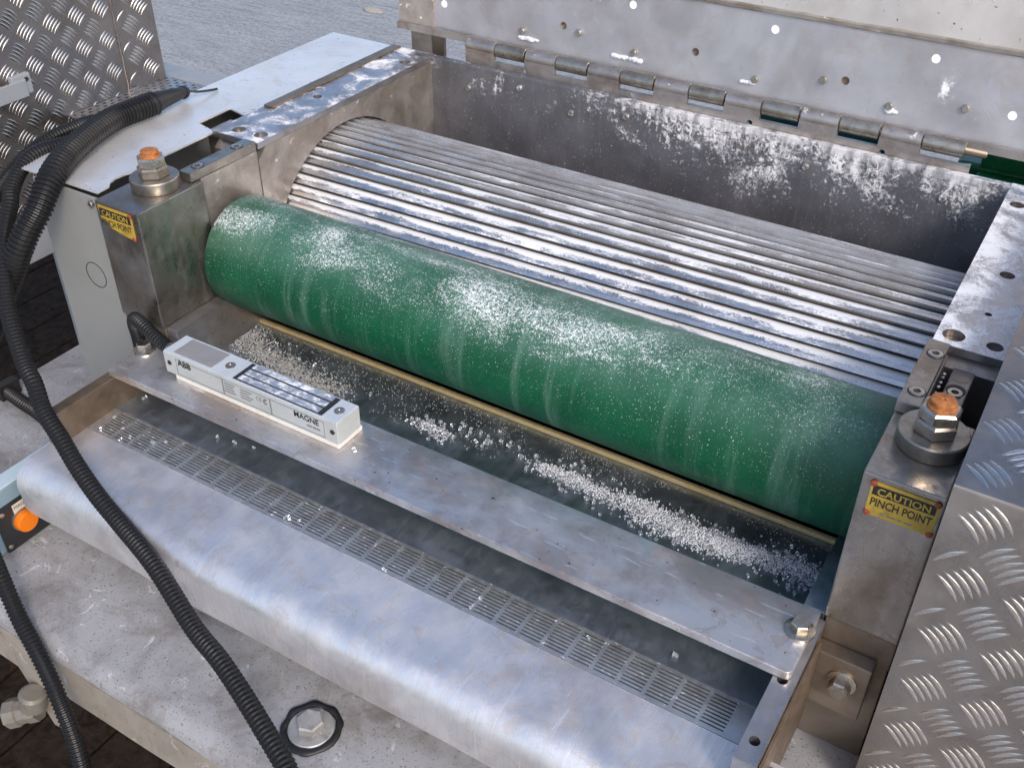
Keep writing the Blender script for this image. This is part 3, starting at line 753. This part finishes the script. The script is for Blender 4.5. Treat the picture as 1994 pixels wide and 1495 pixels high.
# upper sheet folded back from the lid plate
plate('lid_sheet', [(-.0548, .0817), (.70, .0817), (.70, .40), (-.0548, .40)], [], lambda u, v, w_: lidpt(u, v, w_ - .0012), .004, M['lidtop'], ld)
box_prof = [lidpt(0, .0800, -.0028), lidpt(0, .0835, -.0036), lidpt(0, .0850, -.0010), lidpt(0, .0790, -.0004)]
extrude_profile('weld_seam', [(q[1], q[2]) for q in box_prof], -.0085, .70, M['lidend'], ld, nx=60, jit=lambda x, k: (0, .0007 * mnoise.noise(Vector((x * 60, k, 3)))))
for px, py in ((1018, 60), (1128, 64), (1235, 103), (1471, 155), (1604, 156), (1732, 207), (1881, 211)):
    a, b = lidxy(px, py)
    lathe('lid_bolt', lidpt(a, b, .0002), (0, -math.cos(TL), math.sin(TL)), [(0, .0034), (.0032, .0034), (.0040, .0028), (.0040, 0)], M['dullbolt'], ld, 14)
# powder wedged behind the lower flange
def clump(name, pts, mat, parent):
    bm = bmesh.new()
    for (c, r, sx2) in pts:
        q = bmesh.ops.create_icosphere(bm, subdivisions=2, radius=r)
        for v in q['verts']:
            nn = 1 + .35 * mnoise.noise(v.co * 500 + Vector(c) * 90)
            v.co = Vector((v.co.x * sx2 * nn, v.co.y * .6 * nn, v.co.z * .8 * nn)) + Vector(c)
    return fin(name, bm, mat, parent, True)
for px, py, wd, lab in ((1030, 76, .020, 'white powder packed on the lid ledge beside the strap end bolt'), (1215, 112, .022, 'longest white powder clump on the lid ledge beside a lid bolt'),
                        (1455, 160, .010, 'short white powder clump on the lid ledge over the rust patch'), (1240, 118, .006, 'small powder lump below a lid bolt touching the longest clump'),
                        (1735, 216, .006, 'tiny powder lump under the lid bolt next to the drive unit')):
    a, b = lidxy(px, py)
    tag(clump('powder_clump', [(lidpt(a + wd * (i / 8 - .5), b + random.uniform(-.0006, .0006), -.0012), random.uniform(.0018, .0034), 1.3) for i in range(9)], M['powder'], None), lab, 'powder', 'powder clumps on the lid ledge')
hp = []
KX = .0754; KP = .0740; HC = (.0165, .0225); HRb = .0078
hinge = thing('piano_hinge', (.30, .0165, 0.0), 'heavy steel hinge leaf with rolled knuckles along the housing back', 'hinge')
ol = [(.0392, -.02), (.5632, -.02)]
ol += [(.5632, .0125)]
for k in range(6, -1, -1):
    a = KX + k * KP; b = a + KP / 2
    ol += [(min(b, .5632), .0115), (a - .0005, .0115), (a - .0005, .0215)]
    ol += [(a - KP / 2 + .0005, .0215)] if k > 0 else [(.0392, .0215)]
ol2 = []
for q in ol:
    if not ol2 or (Vector(q) - Vector(ol2[-1])).length > 1e-5: ol2.append(q)
plate('lower_leaf', ol2, [circ(hit(px, py, 1, .0095).x, hit(px, py, 1, .0095).z + .0035, .0028, 14) for px, py in ((1020, 147), (1229, 193), (1459, 246), (1716, 304))],
      lambda u, v, w_: (u, .0088 + w_, v), .0045, M['hinge'], hinge)
for k in range(7):
    a = KX + k * KP; b = a + KP / 2
    lathe('lid_knuckle', (a, HC[0], HC[1]), (1, 0, 0), [(0, .0070), (.0006, HRb), (KP / 2 - .0016, HRb), (KP / 2 - .001, .007)], M['barrel'], hinge, 26)
    a2 = a - KP / 2
    lathe('leaf_knuckle', (a2 + .0005, HC[0], HC[1]), (1, 0, 0), [(0, .0070), (.0006, HRb + .0003), (KP / 2 - .0016, HRb + .0003), (KP / 2 - .001, .007)], M['hinge'], hinge, 26)
lathe('hinge_pin', (.036, HC[0], HC[1]), (1, 0, 0), [(0, .004), (.536, .004), (.5375, .003)], M['leg'], hinge, 14)
st = thing('lid_strap', (-.025, .035, -.02), 'short brown steel strap standing behind the housing corner under the lid', 'strap')
box('strap_plate', -.048, -.0205, .030, .033, -.03, .06, M['lidend'], st, .0005)
box('strap_edge', -.0203, -.0045, .031, .036, -.03, .06, M['leg'], st, .0005)
box('strap_foot', -.048, -.0045, .009, .0355, -.034, -.0302, M['lidend'], st, .0003)

# ------------------------------------------------------------------ green machine part behind
gm = thing('green_drive_unit', (.68, .14, -.9), 'dark green ribbed drive unit behind the housing hinge', 'drive unit')
box('drive_body', .545, .90, .064, .30, -.60, -.008, M['greenpaint'], gm, .004)
for k in range(5):
    z = -.012 + k * -.0105
    box('cooling_rib', .5655, .89, .052, .068, z - .0042, z, M['greenpaint'], gm, .0012)
box('top_rib', .5655, .89, .060, .14, -.009, .016, M['greenpaint'], gm, .003)
box('teal_panel', .33, .5, .045, .06, -.30, .004, M['tealpaint'], gm, .001)
box('drive_foot', .56, .88, .08, .28, -1.0, -.601, M['dark'], gm, .002)
box('panel_strut', .45, .56, .058, .066, -.29, -.12, M['dark'], gm, 0)

# ------------------------------------------------------------------ grey cabinet and bright cover sheet at the left
cb = thing('side_cabinet', (-.09, -.2, DZ), 'plain grey painted side cabinet with a round knockout', 'cabinet')
box('cabinet_body', -.128, -.0585, -.4165, .008, DZ + .0005, -.07, M['dark'], cb, .001)
box('side_panel', -.1282, -.1262, -.4166, .008, DZ + .0006, -.0012, M['cabinet'], cb, .0004)
box('rear_panel', -.1260, -.0590, -.170, .006, -.0698, -.0012, M['cabinet'], cb, .0004)
box('front_panel', -.1282, -.0480, -.4190, -.4168, DZ + .0005, -.0010, M['cabinet'], cb, .0005)
tori = []
bm = bmesh.new()
kc = Vector((-.0745, -.4190, -.0825))
for i in range(36):
    a0 = 2 * math.pi * i / 36
    tori.append([bm.verts.new((kc.x + math.cos(a0) * r, kc.y + dy, kc.z + math.sin(a0) * r)) for r, dy in ((.0120, .0001), (.0120, -.0004), (.0126, -.0004), (.0126, .0001))])
for A, B in zip(tori, tori[1:] + tori[:1]):
    for k in range(4): bm.faces.new((A[k], A[(k + 1) % 4], B[(k + 1) % 4], B[k]))
fin('knockout_ring', bm, M['dark'], cb)
lathe('panel_screw', (-.0535, -.419, -.0065), (0, -1, 0), [(0, .0030), (.003, .0030), (.0036, .0024), (.0036, .0012), (.001, .0012), (.001, 0)], M['bolt'], cb, 14)
cs = thing('cover_sheet', (-.1, -.2, 0), 'bright aluminium cover sheet with notched edge lying on the grey cabinet', 'cover sheet')
ol = [(-.148, .0135), (-.148, -.4175), (-.0490, -.4155), (-.0500, -.4030)]
for k in range(9):
    a = R(250 - 130 * k / 8); ol.append((-.0185 + .0335 * math.cos(a) - .004, -.3845 + .0335 * math.sin(a)))
ol = ol[:4] + [(-.0500, -.402), (-.0555, -.3960), (-.0580, -.388), (-.0575, -.379), (-.0545, -.371)] + [(-.0575, -.345), (-.0578, -.2700), (-.0855, -.2632), (-.0860, -.2203), (-.0605, -.2262), (-.0560, -.214), (-.0552, .0130)]
plate('sheet_panel', ol, [circ(*q, 12) for q in ((-.068, -.4105, .0021), (-.0640, -.2105, .0022), (-.0635, .002, .0022), (-.071, -.1965, .0008))], lambda u, v, w_: (u, v, .0015 + w_ ), .0016, M['sheet'], cs)

# ------------------------------------------------------------------ indicator box
ibx = thing('indicator_box', (-.07, -.55, DZ), 'blue grey switch box with black panel and round amber lamp', 'switch box')
EXL = hit(0, 923, 2, -.185).x
box('enclosure', EXL, -.0265, -.66, -.47, DZ + .0005, -.1865, M['bluegrey'], ibx, .002)
box('enclosure_top', EXL - .0002, -.0262, -.6602, -.4698, -.1866, -.1848, M['lightblue'], ibx, .0012)
box('black_panel', -.0270, -.0235, -.6025, -.465, DZ + .0010, -.2020, M['blackpanel'], ibx, .0006)
lp = Vector((-.0235, -.576, -.2290)); q = hit(52, 1013, 0, -.0185); lp.y, lp.z = q.y, q.z
lcl = lathe('lamp_collar', (-.0235, lp.y, lp.z), (1, 0, 0), [(0, .0105), (.002, .0105), (.002, 0)], M['leg'], ibx, 30)
lathe('amber_lamp', (-.0214, lp.y, lp.z), (1, 0, 0), [(0, .0096), (.0050, .0096), (.0062, .0088), (.0064, 0)], M['lens'], lcl, 36)
q = hit(42, 985, 0, -.0233)
ppl = box('paper_label', -.0238, -.0230, q.y - .0080, q.y + .0130, q.z - .0062, q.z + .0062, M['paper'], ibx, 0)
text('lettering', 'MAGNET', .0180, .0035, M['print'], ppl, (-.0230, q.y - .0068, q.z + .0012), (0, 1, 0), Z)
text('lettering', 'AKTIV', .0120, .0035, M['print'], ppl, (-.0230, q.y - .0030, q.z - .0046), (0, 1, 0), Z)
for px, py in ((4, 1004), (22, 1064)):
    q = hit(px, py, 0, -.0232)
    lathe('panel_screw', (-.0236, q.y, max(q.z, DZ + .004)), (1, 0, 0), [(0, .0022), (.0008, .0022), (.0012, .0016), (.0012, .0006), (.0006, .0006), (.0006, 0)], M['orange'] if 0 else M['bolt'], ibx, 14)

# ------------------------------------------------------------------ corrugated conduits
def conduit(name, pts, r, pitch, label, mat=M['conduit'], parent=None, smooth_from=None):
    d = r * .15
    pat = [0, 0, 1, 1]
    o = tube(name, pts, lambda i: r - d * pat[i % 4], pitch / 4, mat, parent, seg=16)
    return o
grp = None
LH = [(190, 262, .985), (125, 281, .95), (88, 291, .935), (55, 309, .92), (35, 339, .91), (22, 374, .90), (20, 400, .893), (12, 438, .885), (6, 475, .88), (5, 515, .873), (9, 563, .865), (17.5, 613, .857), (32.6, 663.5, .848), (50, 714, .838), (67, 748, .83),
      (85, 800, .822), (118, 853, .812), (150.5, 908, .802), (190.7, 966, .79), (238, 1023.5, .778), (301, 1101, .755), (376, 1220, .728), (426.5, 1283, .710), (476.7, 1358, .692), (537.6, 1458.7, .668), (558, 1495, .66), (590, 1570, .645)]
lh = thing('corrugated_conduit', atD(301, 1101, .755), 'long black corrugated conduit looping down across the table nose', 'conduit', 'black corrugated conduits')
conduit('conduit_tube', [atD(*q) for q in LH], .0070, .0036, '', parent=lh)
bh = thing('corrugated_conduit', hit(238, 223, 2, .015), 'thick black corrugated conduit resting on the bright cover sheet', 'conduit', 'black corrugated conduits')
BH = [hit(345, 184, 2, .0155), hit(300, 201, 2, .0158), hit(260, 216, 2, .0162), hit(225, 230, 2, .0165), hit(188, 253, 2, .0175)]
BH2 = BH + [atD(150.5, 283.5, .912), atD(125, 309, .893), atD(100, 346, .876), atD(75, 408, .868), atD(53, 450, .868), atD(35, 493, .872), atD(22.5, 530, .880), atD(0, 585, .89), atD(-25, 660, .90)]
conduit('conduit_tube', BH2[1:], .0113, .0040, '', parent=bh)
tube('smooth_sleeve', [hit(362, 177, 2, .0125), hit(345, 184, 2, .0150), hit(320, 193, 2, .0158), hit(290, 205, 2, .0160)], lambda i: .0042 + .0072 * min(1, i / 30), .002, M['conduit2'], bh, 18, True)
tube('thin_cable', [hit(362, 177, 2, .0125), hit(385, 179, 2, .010), hit(410, 176, 2, .006), hit(425, 173, 2, .0045)], lambda i: .0012, .002, M['conduit2'], bh, 8, True)
lathe('cable_tie', hit(357, 180, 2, .0125), (hit(345, 184, 2, .0150) - hit(362, 177, 2, .0125)), [(-.002, .0062), (.002, .0066)], M['conduit2'], bh, 16)
sh = thing('corrugated_conduit', atD(100, 268, .96), 'thin black corrugated conduit running behind the thick one beside the tread plate', 'conduit', 'black corrugated conduits')
conduit('conduit_tube', [atD(*q) for q in ((230, 232, 1.02), (175.6, 238, 1.0), (140, 251, .98), (100, 268, .96), (63, 293.5, .945), (32.6, 323.6, .935), (10, 351, .93), (-12, 390, .93), (-30, 440, .94))], .0066, .0035, '', parent=sh)
lo = thing('corrugated_conduit', atD(98, 1321, .79), 'black corrugated conduit hanging in front of the white deck edge', 'conduit', 'black corrugated conduits')
conduit('conduit_tube', [atD(*q) for q in ((-40, 1010, .835), (-15, 1080, .825), (7.5, 1135, .815), (37.6, 1203, .808), (68, 1260, .80), (98, 1321, .795), (123, 1381, .79), (143, 1433.6, .79), (160.5, 1494, .79), (175, 1560, .79))], .0066, .0034, '', parent=lo)
dh = thing('corrugated_conduit', hit(43, 783, 2, DZ), 'short black corrugated conduit lying on the white deck beside the grey cabinet', 'conduit', 'black corrugated conduits')
conduit('conduit_tube', [hit(px, py, 2, DZ + .0075) for px, py in ((-30, 742), (-5, 754), (15, 763), (43, 783), (70, 800), (92, 818))], .0070, .0036, '', parent=dh)
q = hit(22, 768, 2, DZ)
box('cable_clip', q.x - .005, q.x + .005, q.y - .013, q.y + .010, DZ + .0002, DZ + .017, M['conduit2'], dh, .001)
eh = thing('corrugated_conduit', (-.013, -.433, -.16), 'short black conduit elbow entering the magnetic lock', 'conduit', 'black corrugated conduits')
conduit('conduit_tube', [Vector(v) for v in ((.0405, -.4475, -.1035), (.026, -.4468, -.0985), (.010, -.4440, -.0940), (-.006, -.4390, -.0945), (-.0155, -.4350, -.1035), (-.0185, -.4325, -.120), (-.0190, -.4320, -.150), (-.0190, -.4320, -.24))], .0060, .0030, '', parent=eh)

# ------------------------------------------------------------------ tread plate: raised bars in groups of five
def bar_mesh(Lb, wb, hb):
    me = bpy.data.meshes.new('tread_bar'); bm = bmesh.new(); N = 6; L_, T_, R_ = [], [], []
    for i in range(N + 1):
        t = i / N; u = (t - .5) * Lb; k = math.sin(math.pi * t) ** .75; bow = .05 * Lb * (1 - (2 * t - 1) ** 2)
        L_.append(bm.verts.new((u, bow - wb / 2 * k, -.0001))); T_.append(bm.verts.new((u, bow, hb * k))); R_.append(bm.verts.new((u, bow + wb / 2 * k, -.0001)))
    for i in range(N):
        bm.faces.new((L_[i], L_[i + 1], T_[i + 1], T_[i])); bm.faces.new((T_[i], T_[i + 1], R_[i + 1], R_[i]))
    bmesh.ops.remove_doubles(bm, verts=bm.verts, dist=1e-7)
    bmesh.ops.recalc_face_normals(bm, faces=bm.faces)
    bm.to_mesh(me); bm.free(); me.materials.append(M['treadbar'])
    for p in me.polygons: p.use_smooth = True
    return me
BAR = bar_mesh(.0225, .0034, .0013)
def treads(parent, org, ud, vd, clusters, inside, limit=300):
    """clusters: (u, v, slope) in the plane; inside(u, v) clips"""
    ud = Vector(ud); vd = Vector(vd); nn = ud.cross(vd); n = 0
    for u, v, s in clusters:
        d = (ud + vd * s).normalized(); e = nn.cross(d)
        for k in range(-2, 3):
            c2 = Vector((u, v)); off = Vector((d.dot(ud), d.dot(vd)))
            eo = Vector((e.dot(ud), e.dot(vd))) * (k * .0047)
            cu, cv = u + eo.x, v + eo.y
            if not inside(cu - off.x * .0095, cv - off.y * .0095) or not inside(cu + off.x * .0095, cv + off.y * .0095): continue
            o = bpy.data.objects.new('tread_bar', BAR); COL.objects.link(o)
            P_ = Vector(org) + ud * cu + vd * cv
            mm = Matrix((d, e, nn)).transposed().to_4x4(); mm.translation = P_ + Vector((0, 0, Z0))
            o.location = mm.to_translation(); o.rotation_euler = mm.to_euler()
            setparent(o, parent); n += 1
    return n
# right box
rb = thing('tread_plate_box', (.75, -.3, -1), 'aluminium tread plate box standing beside the bearing block', 'guard box')
BX, BY, BZ = .6465, -.45, .034
prof = [(BY, -.999), (BY, BZ - .003), (BY + .001, BZ - .0008), (BY + .003, BZ), (.18, BZ), (.18, -.999)]
extrude_profile('folded_sheet', prof, BX, 1.05, M['tread'], rb, nx=1, ang=25)
cl = []
for i in range(-1, 6):
    for j in range(-8, 3):
        cl.append((.6667 - BX + i * .0343, -.0745 - BZ + j * .0449 - .0, -1)); cl.append((.6667 - BX + (i + .5) * .0343, -.0745 - BZ + (j + .5) * .0449, 1))
treads(rb, (BX, BY, BZ), (1, 0, 0), (0, 0, 1), cl, lambda u, v: u > .001 and v < -.003 and u < .14 and v > -.30)
cl = []
for i in range(-1, 5):
    for j in range(-1, 7):
        cl.append((.012 + i * .037, .016 + j * .043, -1)); cl.append((.012 + (i + .5) * .037, .016 + (j + .5) * .043, 1))
treads(rb, (BX, BY, BZ), (1, 0, 0), (0, 1, 0), cl, lambda u, v: u > .001 and v > .004 and u < .12 and v < .27)
# left guard
lgd = thing('tread_plate_guard', (-.53, -.2, -1), 'tall aluminium tread plate guard panel beyond the conduits', 'guard panel')
GX = -.52
fold = hit(252, 180, 0, GX).y
box('front_panel', GX - .004, GX, -.62, fold, -.262, .25, M['tread'], lgd, .0006)
ang = R(7)
far = hit(312, 148, 0, GX).y + .004
zb2 = hit(252, 176, 0, GX).z
plate('rear_panel', [(0, zb2), (far - fold, zb2), (far - fold, .25), (0, .25)], [], lambda u, v, w_: (GX - .0008 + u * math.sin(ang) - w_ * math.cos(ang), fold + .0006 + u * math.cos(ang), v), .003, M['tread'], lgd)
wp = [(GX - .002, fold - .0012), (GX + .0018, fold - .001), (GX + .0022, fold + .0012), (GX - .002, fold + .0016)]
bm = bmesh.new(); rings = []
for i in range(60):
    z = zb2 - .02 + (.27 - zb2) * i / 59; j = .0012 * mnoise.noise(Vector((z * 90, 0, 0)))
    rings.append([bm.verts.new((x + j * .5, y + j, z)) for x, y in wp])
for A, B in zip(rings, rings[1:]):
    for k in range(4): bm.faces.new((A[k], A[(k + 1) % 4], B[(k + 1) % 4], B[k]))
fin('corner_weld', bm, M['tread'], lgd, True)
cl = []
for i in range(-6, 4):
    for j in range(-5, 4):
        cl.append((-.0885 + i * .0383, -.0665 + j * .0419, 1)); cl.append((-.0885 + (i + .5) * .0383, -.0665 + (j + .5) * .0419, -1))
treads(lgd, (GX, 0, 0), (0, 1, 0), (0, 0, 1), [c for c in cl if c[0] > -.30 and c[1] < .045], lambda u, v: u < fold - .002 and v > -.26 and u > -.30)
cl = []
for i in range(-1, 3):
    for j in range(-3, 4):
        cl.append((.004 + i * .0383, -.035 + j * .0419, 1)); cl.append((.004 + (i + .5) * .0383, -.035 + (j + .5) * .0419, -1))
treads(lgd, (GX - .0008, fold + .0006, 0), (math.sin(ang), math.cos(ang), 0), (0, 0, 1), cl, lambda u, v: .002 < u < far - fold - .001 and v > zb2 + .001 and v < .06)
box('lower_panel', GX - .010, GX - .0045, -.62, .30, -.312, -.225, M['greypaint'], lgd, .001)
for yy in (-.58, .25): box('guard_post', GX - .05, GX - .012, yy, yy + .04, -1.0, -.33, M['dark'], lgd, .002)
# grey latch arm on the guard
la = thing('latch_arm', (GX, -.18, -.07), 'flat grey metal latch arm fixed to the tread plate guard', 'latch')
a_ = hit(52, 158, 0, GX + .006); b_ = hit(0, 178, 0, GX + .012)
dY = a_ - b_; 
bm = bmesh.new()
prof = [(0, -.011), (0, .011), (.006, .013), (-.10, .012), (-.10, -.012)]
box('arm_plate', GX + .008, GX + .011, a_.y - .16, a_.y - .004, a_.z - .017, a_.z + .0045, M['greypaint'], la, .001)
box('mount_tab', GX + .0005, GX + .009, a_.y - .022, a_.y + .005, a_.z - .0150, a_.z + .0105, M['greypaint'], la, .002)
lathe('tab_screw', (GX + .009, a_.y - .002, a_.z + .004), (1, 0, 0), [(0, .0025), (.0015, .0025), (.0015, 0)], M['dark'], la, 12)

# ------------------------------------------------------------------ perforated ledge and beam beyond the cabinet
pl = thing('perforated_ledge', (-.43, .02, -.999), 'dark perforated sheet ledge beside the tread plate guard', 'ledge')
bm = bmesh.new(); V = {}
nx_, ny_ = 62, 56; px0, px1, py0, py1, pz = -.519, -.25, -.10, .073, zb2 - .0015
def gp(i, j):
    if (i, j) not in V: V[(i, j)] = bm.verts.new((px0 + (px1 - px0) * i / nx_, py0 + (py1 - py0) * j / ny_, pz))
    return V[(i, j)]
for i in range(nx_):
    for j in range(ny_):
        if i % 2 == 1 and (j + 2 * ((i // 2) % 2)) % 4 in (1, 2): continue
        bm.faces.new((gp(i, j), gp(i + 1, j), gp(i + 1, j + 1), gp(i, j + 1)))
ex = bmesh.ops.extrude_face_region(bm, geom=list(bm.faces))
for v in [q for q in ex['geom'] if isinstance(q, bmesh.types.BMVert)]: v.co.z += .001
fin('perforated_sheet', bm, M['rail'], pl)
box('ledge_tray', px0, px1, py0, py1, pz - .03, pz - .025, M['dark'], pl, 0)
for xx_ in (-.50, -.29): box('ledge_leg', xx_, xx_ + .03, .02, .05, -1.0, pz - .0252, M['dark'], pl, 0)
bmn = thing('cross_beam', (-.43, .1, -1), 'pale grey painted beam behind the perforated ledge', 'beam')
box('beam_bar', -.95, -.235, .0765, .112, pz - .03, pz + .001, M['greypaint'], bmn, .002)
for xx_ in (-.93, -.27): box('beam_post', xx_, xx_ + .03, .08, .11, -1.0, pz - .0305, M['greypaint'], bmn, .001)

# ------------------------------------------------------------------ gland and bracket under the deck
gb = thing('cable_gland', (-.03, -.6, -.45), 'grey plastic cable gland on a bracket under the deck edge', 'gland')
q1, q2, q3 = hit(36, 1297, 1, -.615), hit(122, 1418, 1, -.615), hit(105, 1350, 1, -.615)
plate('gland_bracket', [(q1.x, DZ - .03), (q1.x, q1.z), (q2.x - .012, q2.z - .002), (q2.x, q2.z), (q2.x + .01, DZ - .03)], [circ(hit(88, 1351, 1, -.615).x, hit(88, 1351, 1, -.615).z, .0035, 12)], lambda u, v, w_: (u, -.615 + w_, v), .003, M['deckface'], gb)
c = hit(56, 1380, 1, -.63)
lathe('gland_nut', c, (-.75, -.55, -.25), [(-.010, .0135), (.0, .0135), (.001, .0122), (.008, .0122), (.009, .0142), (.020, .0142), (.022, .012), (.022, 0)], M['gland'], gb, 8, smooth=False)
lathe('gland_body', c + Vector((.006, .004, .012)), (.2, .1, 1), [(-.006, .0125), (.011, .0125), (.0135, .0095), (.0135, 0)], M['gland'], gb, 20)
dk = thing('floor_duct', (-.2, -.62, -1), 'dull blue grey duct lying on the dark ground under the deck', 'duct')
tube('duct_body', [hit(40, 1560, 2, -.9), hit(100, 1480, 2, -.9), hit(130, 1400, 2, -.9), hit(160, 1330, 2, -.9)], lambda i: .045, .03, M['bluegrey'], dk, 20, True)

tp = thing('dark_gap_floor', (-.37, -.2, -1), 'added dark timber platform in the gap between cabinet and tread plate guard', 'platform')  # added dark boards, standing in for the shaded ground in the gap
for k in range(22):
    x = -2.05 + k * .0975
    box('plank', x, x + .093, -1.1, 1.0, -.80, -.772 + random.uniform(-.003, .003), M['shaded'], tp, .003)
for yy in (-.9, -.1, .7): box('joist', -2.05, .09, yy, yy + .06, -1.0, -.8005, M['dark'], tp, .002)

# ------------------------------------------------------------------ spilled pellets and powder on the table
def on_floor(px, py): return hit(px, py, 2, FZ)
pm = bpy.data.meshes.new('plastic_pellet'); bm = bmesh.new()
bmesh.ops.create_cone(bm, cap_ends=True, segments=8, radius1=.00145, radius2=.00145, depth=.0032)
bmesh.ops.bevel(bm, geom=[e for e in bm.edges if abs(e.verts[0].co.z - e.verts[1].co.z) < 1e-6], offset=.00025, segments=1, affect='EDGES')
bm.to_mesh(pm); bm.free(); pm.materials.append(M['pellet'])
for p in pm.polygons: p.use_smooth = True
def okfloor(q): return .0185 < q.x < .5820 and -.4200 < q.y < -.3235
def pellet(q, zz, label, group):
    o = bpy.data.objects.new('plastic_pellet', pm); COL.objects.link(o)
    o.location = (q.x, q.y, zz + Z0); o.rotation_euler = (R(90) + random.gauss(0, .12), random.uniform(0, 6.28) * 0, random.uniform(0, 6.28))
    s = random.uniform(.75, 1.15); o.scale = (s, s, s * random.uniform(.8, 1.2))
    tag(o, label, 'pellet', group)
occ = []
def free(q, d=.0031):
    for a in occ:
        if abs(a[0] - q.x) < d and abs(a[1] - q.y) < d: return False
    occ.append((q.x, q.y)); return True
heaps = [  # pixel centre, pixel spread, count, label
    ((840, 835), (16, 12), 26, 'clear plastic pellet in the small round pile beyond the magnetic lock'),
    ((945, 856), (42, 10), 20, 'clear plastic pellet in the loose scatter between two piles'),
    ((1090, 925), (28, 14), 28, 'clear plastic pellet at the thin end of the long pile beside the round pile'),
    ((1180, 968), (34, 16), 26, 'clear plastic pellet in the narrow middle of the long pile before the roller'),
    ((1290, 1020), (46, 20), 34, 'clear plastic pellet in the widest part of the long pile before the roller'),
    ((1400, 1062), (55, 16), 34, 'clear plastic pellet in the far end of the long pile beside the table end pile'),
    ((1545, 1112), (36, 22), 40, 'clear plastic pellet in the pile at the table end'),
    ((560, 720), (90, 40), 22, 'clear plastic pellet strewn among grey fluff beside the magnetic lock')]
for (cx_, cy_), (sx2, sy2), nn, lab in heaps:
    k = 0; tries = 0
    while k < nn and tries < nn * 30:
        tries += 1
        a = random.gauss(0, 1)
        q = on_floor(cx_ + a * sx2, cy_ + a * sx2 * .36 + random.gauss(0, 1) * sy2)
        if okfloor(q) and free(q): pellet(q, FZ + .0014, lab, lab.replace('clear plastic pellet', 'clear plastic pellets')); k += 1
def chips(name, pts, mat, label, cat, kindv='stuff'):
    bm = bmesh.new()
    for q, s, zz in pts:
        M4 = Matrix.Rotation(random.uniform(0, 6.28), 3, Vector((random.gauss(0, 1), random.gauss(0, 1), random.gauss(0, 1))).normalized())
        c = Vector((q.x, q.y, zz))
        vs = [bm.verts.new(c + M4 @ (Vector(v) * s)) for v in ((1, 0, -.7), (-1, 0, -.7), (0, 1, .7), (0, -1, .7))]
        for f in ((0, 1, 2), (0, 3, 1), (0, 2, 3), (1, 3, 2)): bm.faces.new([vs[i] for i in f])
    return tag(fin(name, bm, mat), label, cat, kind=kindv)
pts = []
path = [((1075, 918), 12, 260), ((1120, 935), 12, 260), ((1165, 960), 12, 260), ((1245, 985), 16, 420), ((1300, 1020), 22, 900), ((1360, 1048), 20, 900), ((1420, 1066), 17, 700), ((1475, 1080), 14, 320), ((1550, 1110), 22, 500), ((842, 836), 10, 160)]
for (cx_, cy_), s, nn in path:
    for _ in range(int(nn * 1.6)):
        a, b = random.gauss(0, 1), random.gauss(0, 1)
        q = on_floor(cx_ + a * s * 1.7, cy_ + a * s * .62 + b * s * .55)
        if okfloor(q): pts.append((q, random.uniform(.0004, .0009), FZ + .0005 + max(0, 1 - (a * a + b * b) / 3) * random.random() * .0036))
chips('pellet_granules', pts, M['powder'], 'long heap of fine white plastic granules before the green roller', 'granules')
pts = []
for _ in range(3600):
    px_ = random.uniform(430, 1640); f_ = random.random() ** 1.6
    yl = 612 + (px_ - 497) * .384
    q = on_floor(px_, yl + 12 + f_ * 95)
    if okfloor(q) and mnoise.noise(Vector((q.x * 26, q.y * 40, 0))) > -.25: pts.append((q, random.uniform(.00025, .00055), FZ + .0003))
chips('fine_crumbs', pts, M['fluff'], 'fine pale crumbs sprinkled over the dark table floor', 'crumbs')
pts = []
for (cx_, cy_), s, nn in (((470, 640), 26, 900), ((510, 690), 26, 700), ((560, 720), 22, 700), ((610, 760), 20, 700), ((440, 655), 14, 260), ((640, 750), 24, 300)):
    for _ in range(nn):
        a, b = random.gauss(0, 1), random.gauss(0, 1)
        q = on_floor(cx_ + a * s, cy_ + a * s * .3 + b * s * .5)
        if okfloor(q): pts.append((q, random.uniform(.0005, .0011), FZ + .0005 + random.random() * .0018))
chips('grey_fluff', pts, M['fluff'], 'grey brown fluff of plastic dust beyond the magnetic lock', 'dust')
# single pellets lying on the grille and nose
for px_, py_ in ((222, 812), (253, 851), (298, 861), (196, 835), (323, 860), (234, 855), (563, 1008), (583, 1013), (935, 1165), (738, 1120), (1146, 1240)):
    q = hit(px_, py_, 2, FZ + .002)
    if not -.517 < q.y < -.487: q.y = min(max(q.y, -.5165), -.4875)
    pellet(q, FZ + .0020, 'clear plastic pellet caught on the slotted drain grille', 'clear plastic pellets on the grille')
for px_, py_ in ((281, 774), (423, 849), (457, 861), (494, 871), (1315, 1275)):
    pellet(hit(px_, py_, 2, FZ + .0015), FZ + .0015, 'clear plastic pellet under the edge of the cover plate', 'clear plastic pellets under the cover plate')
pellet(hit(690, 876, 2, -.1185), -.1186, 'single clear pellet on the cover plate beside the magnetic lock', None)
print('tris ok')
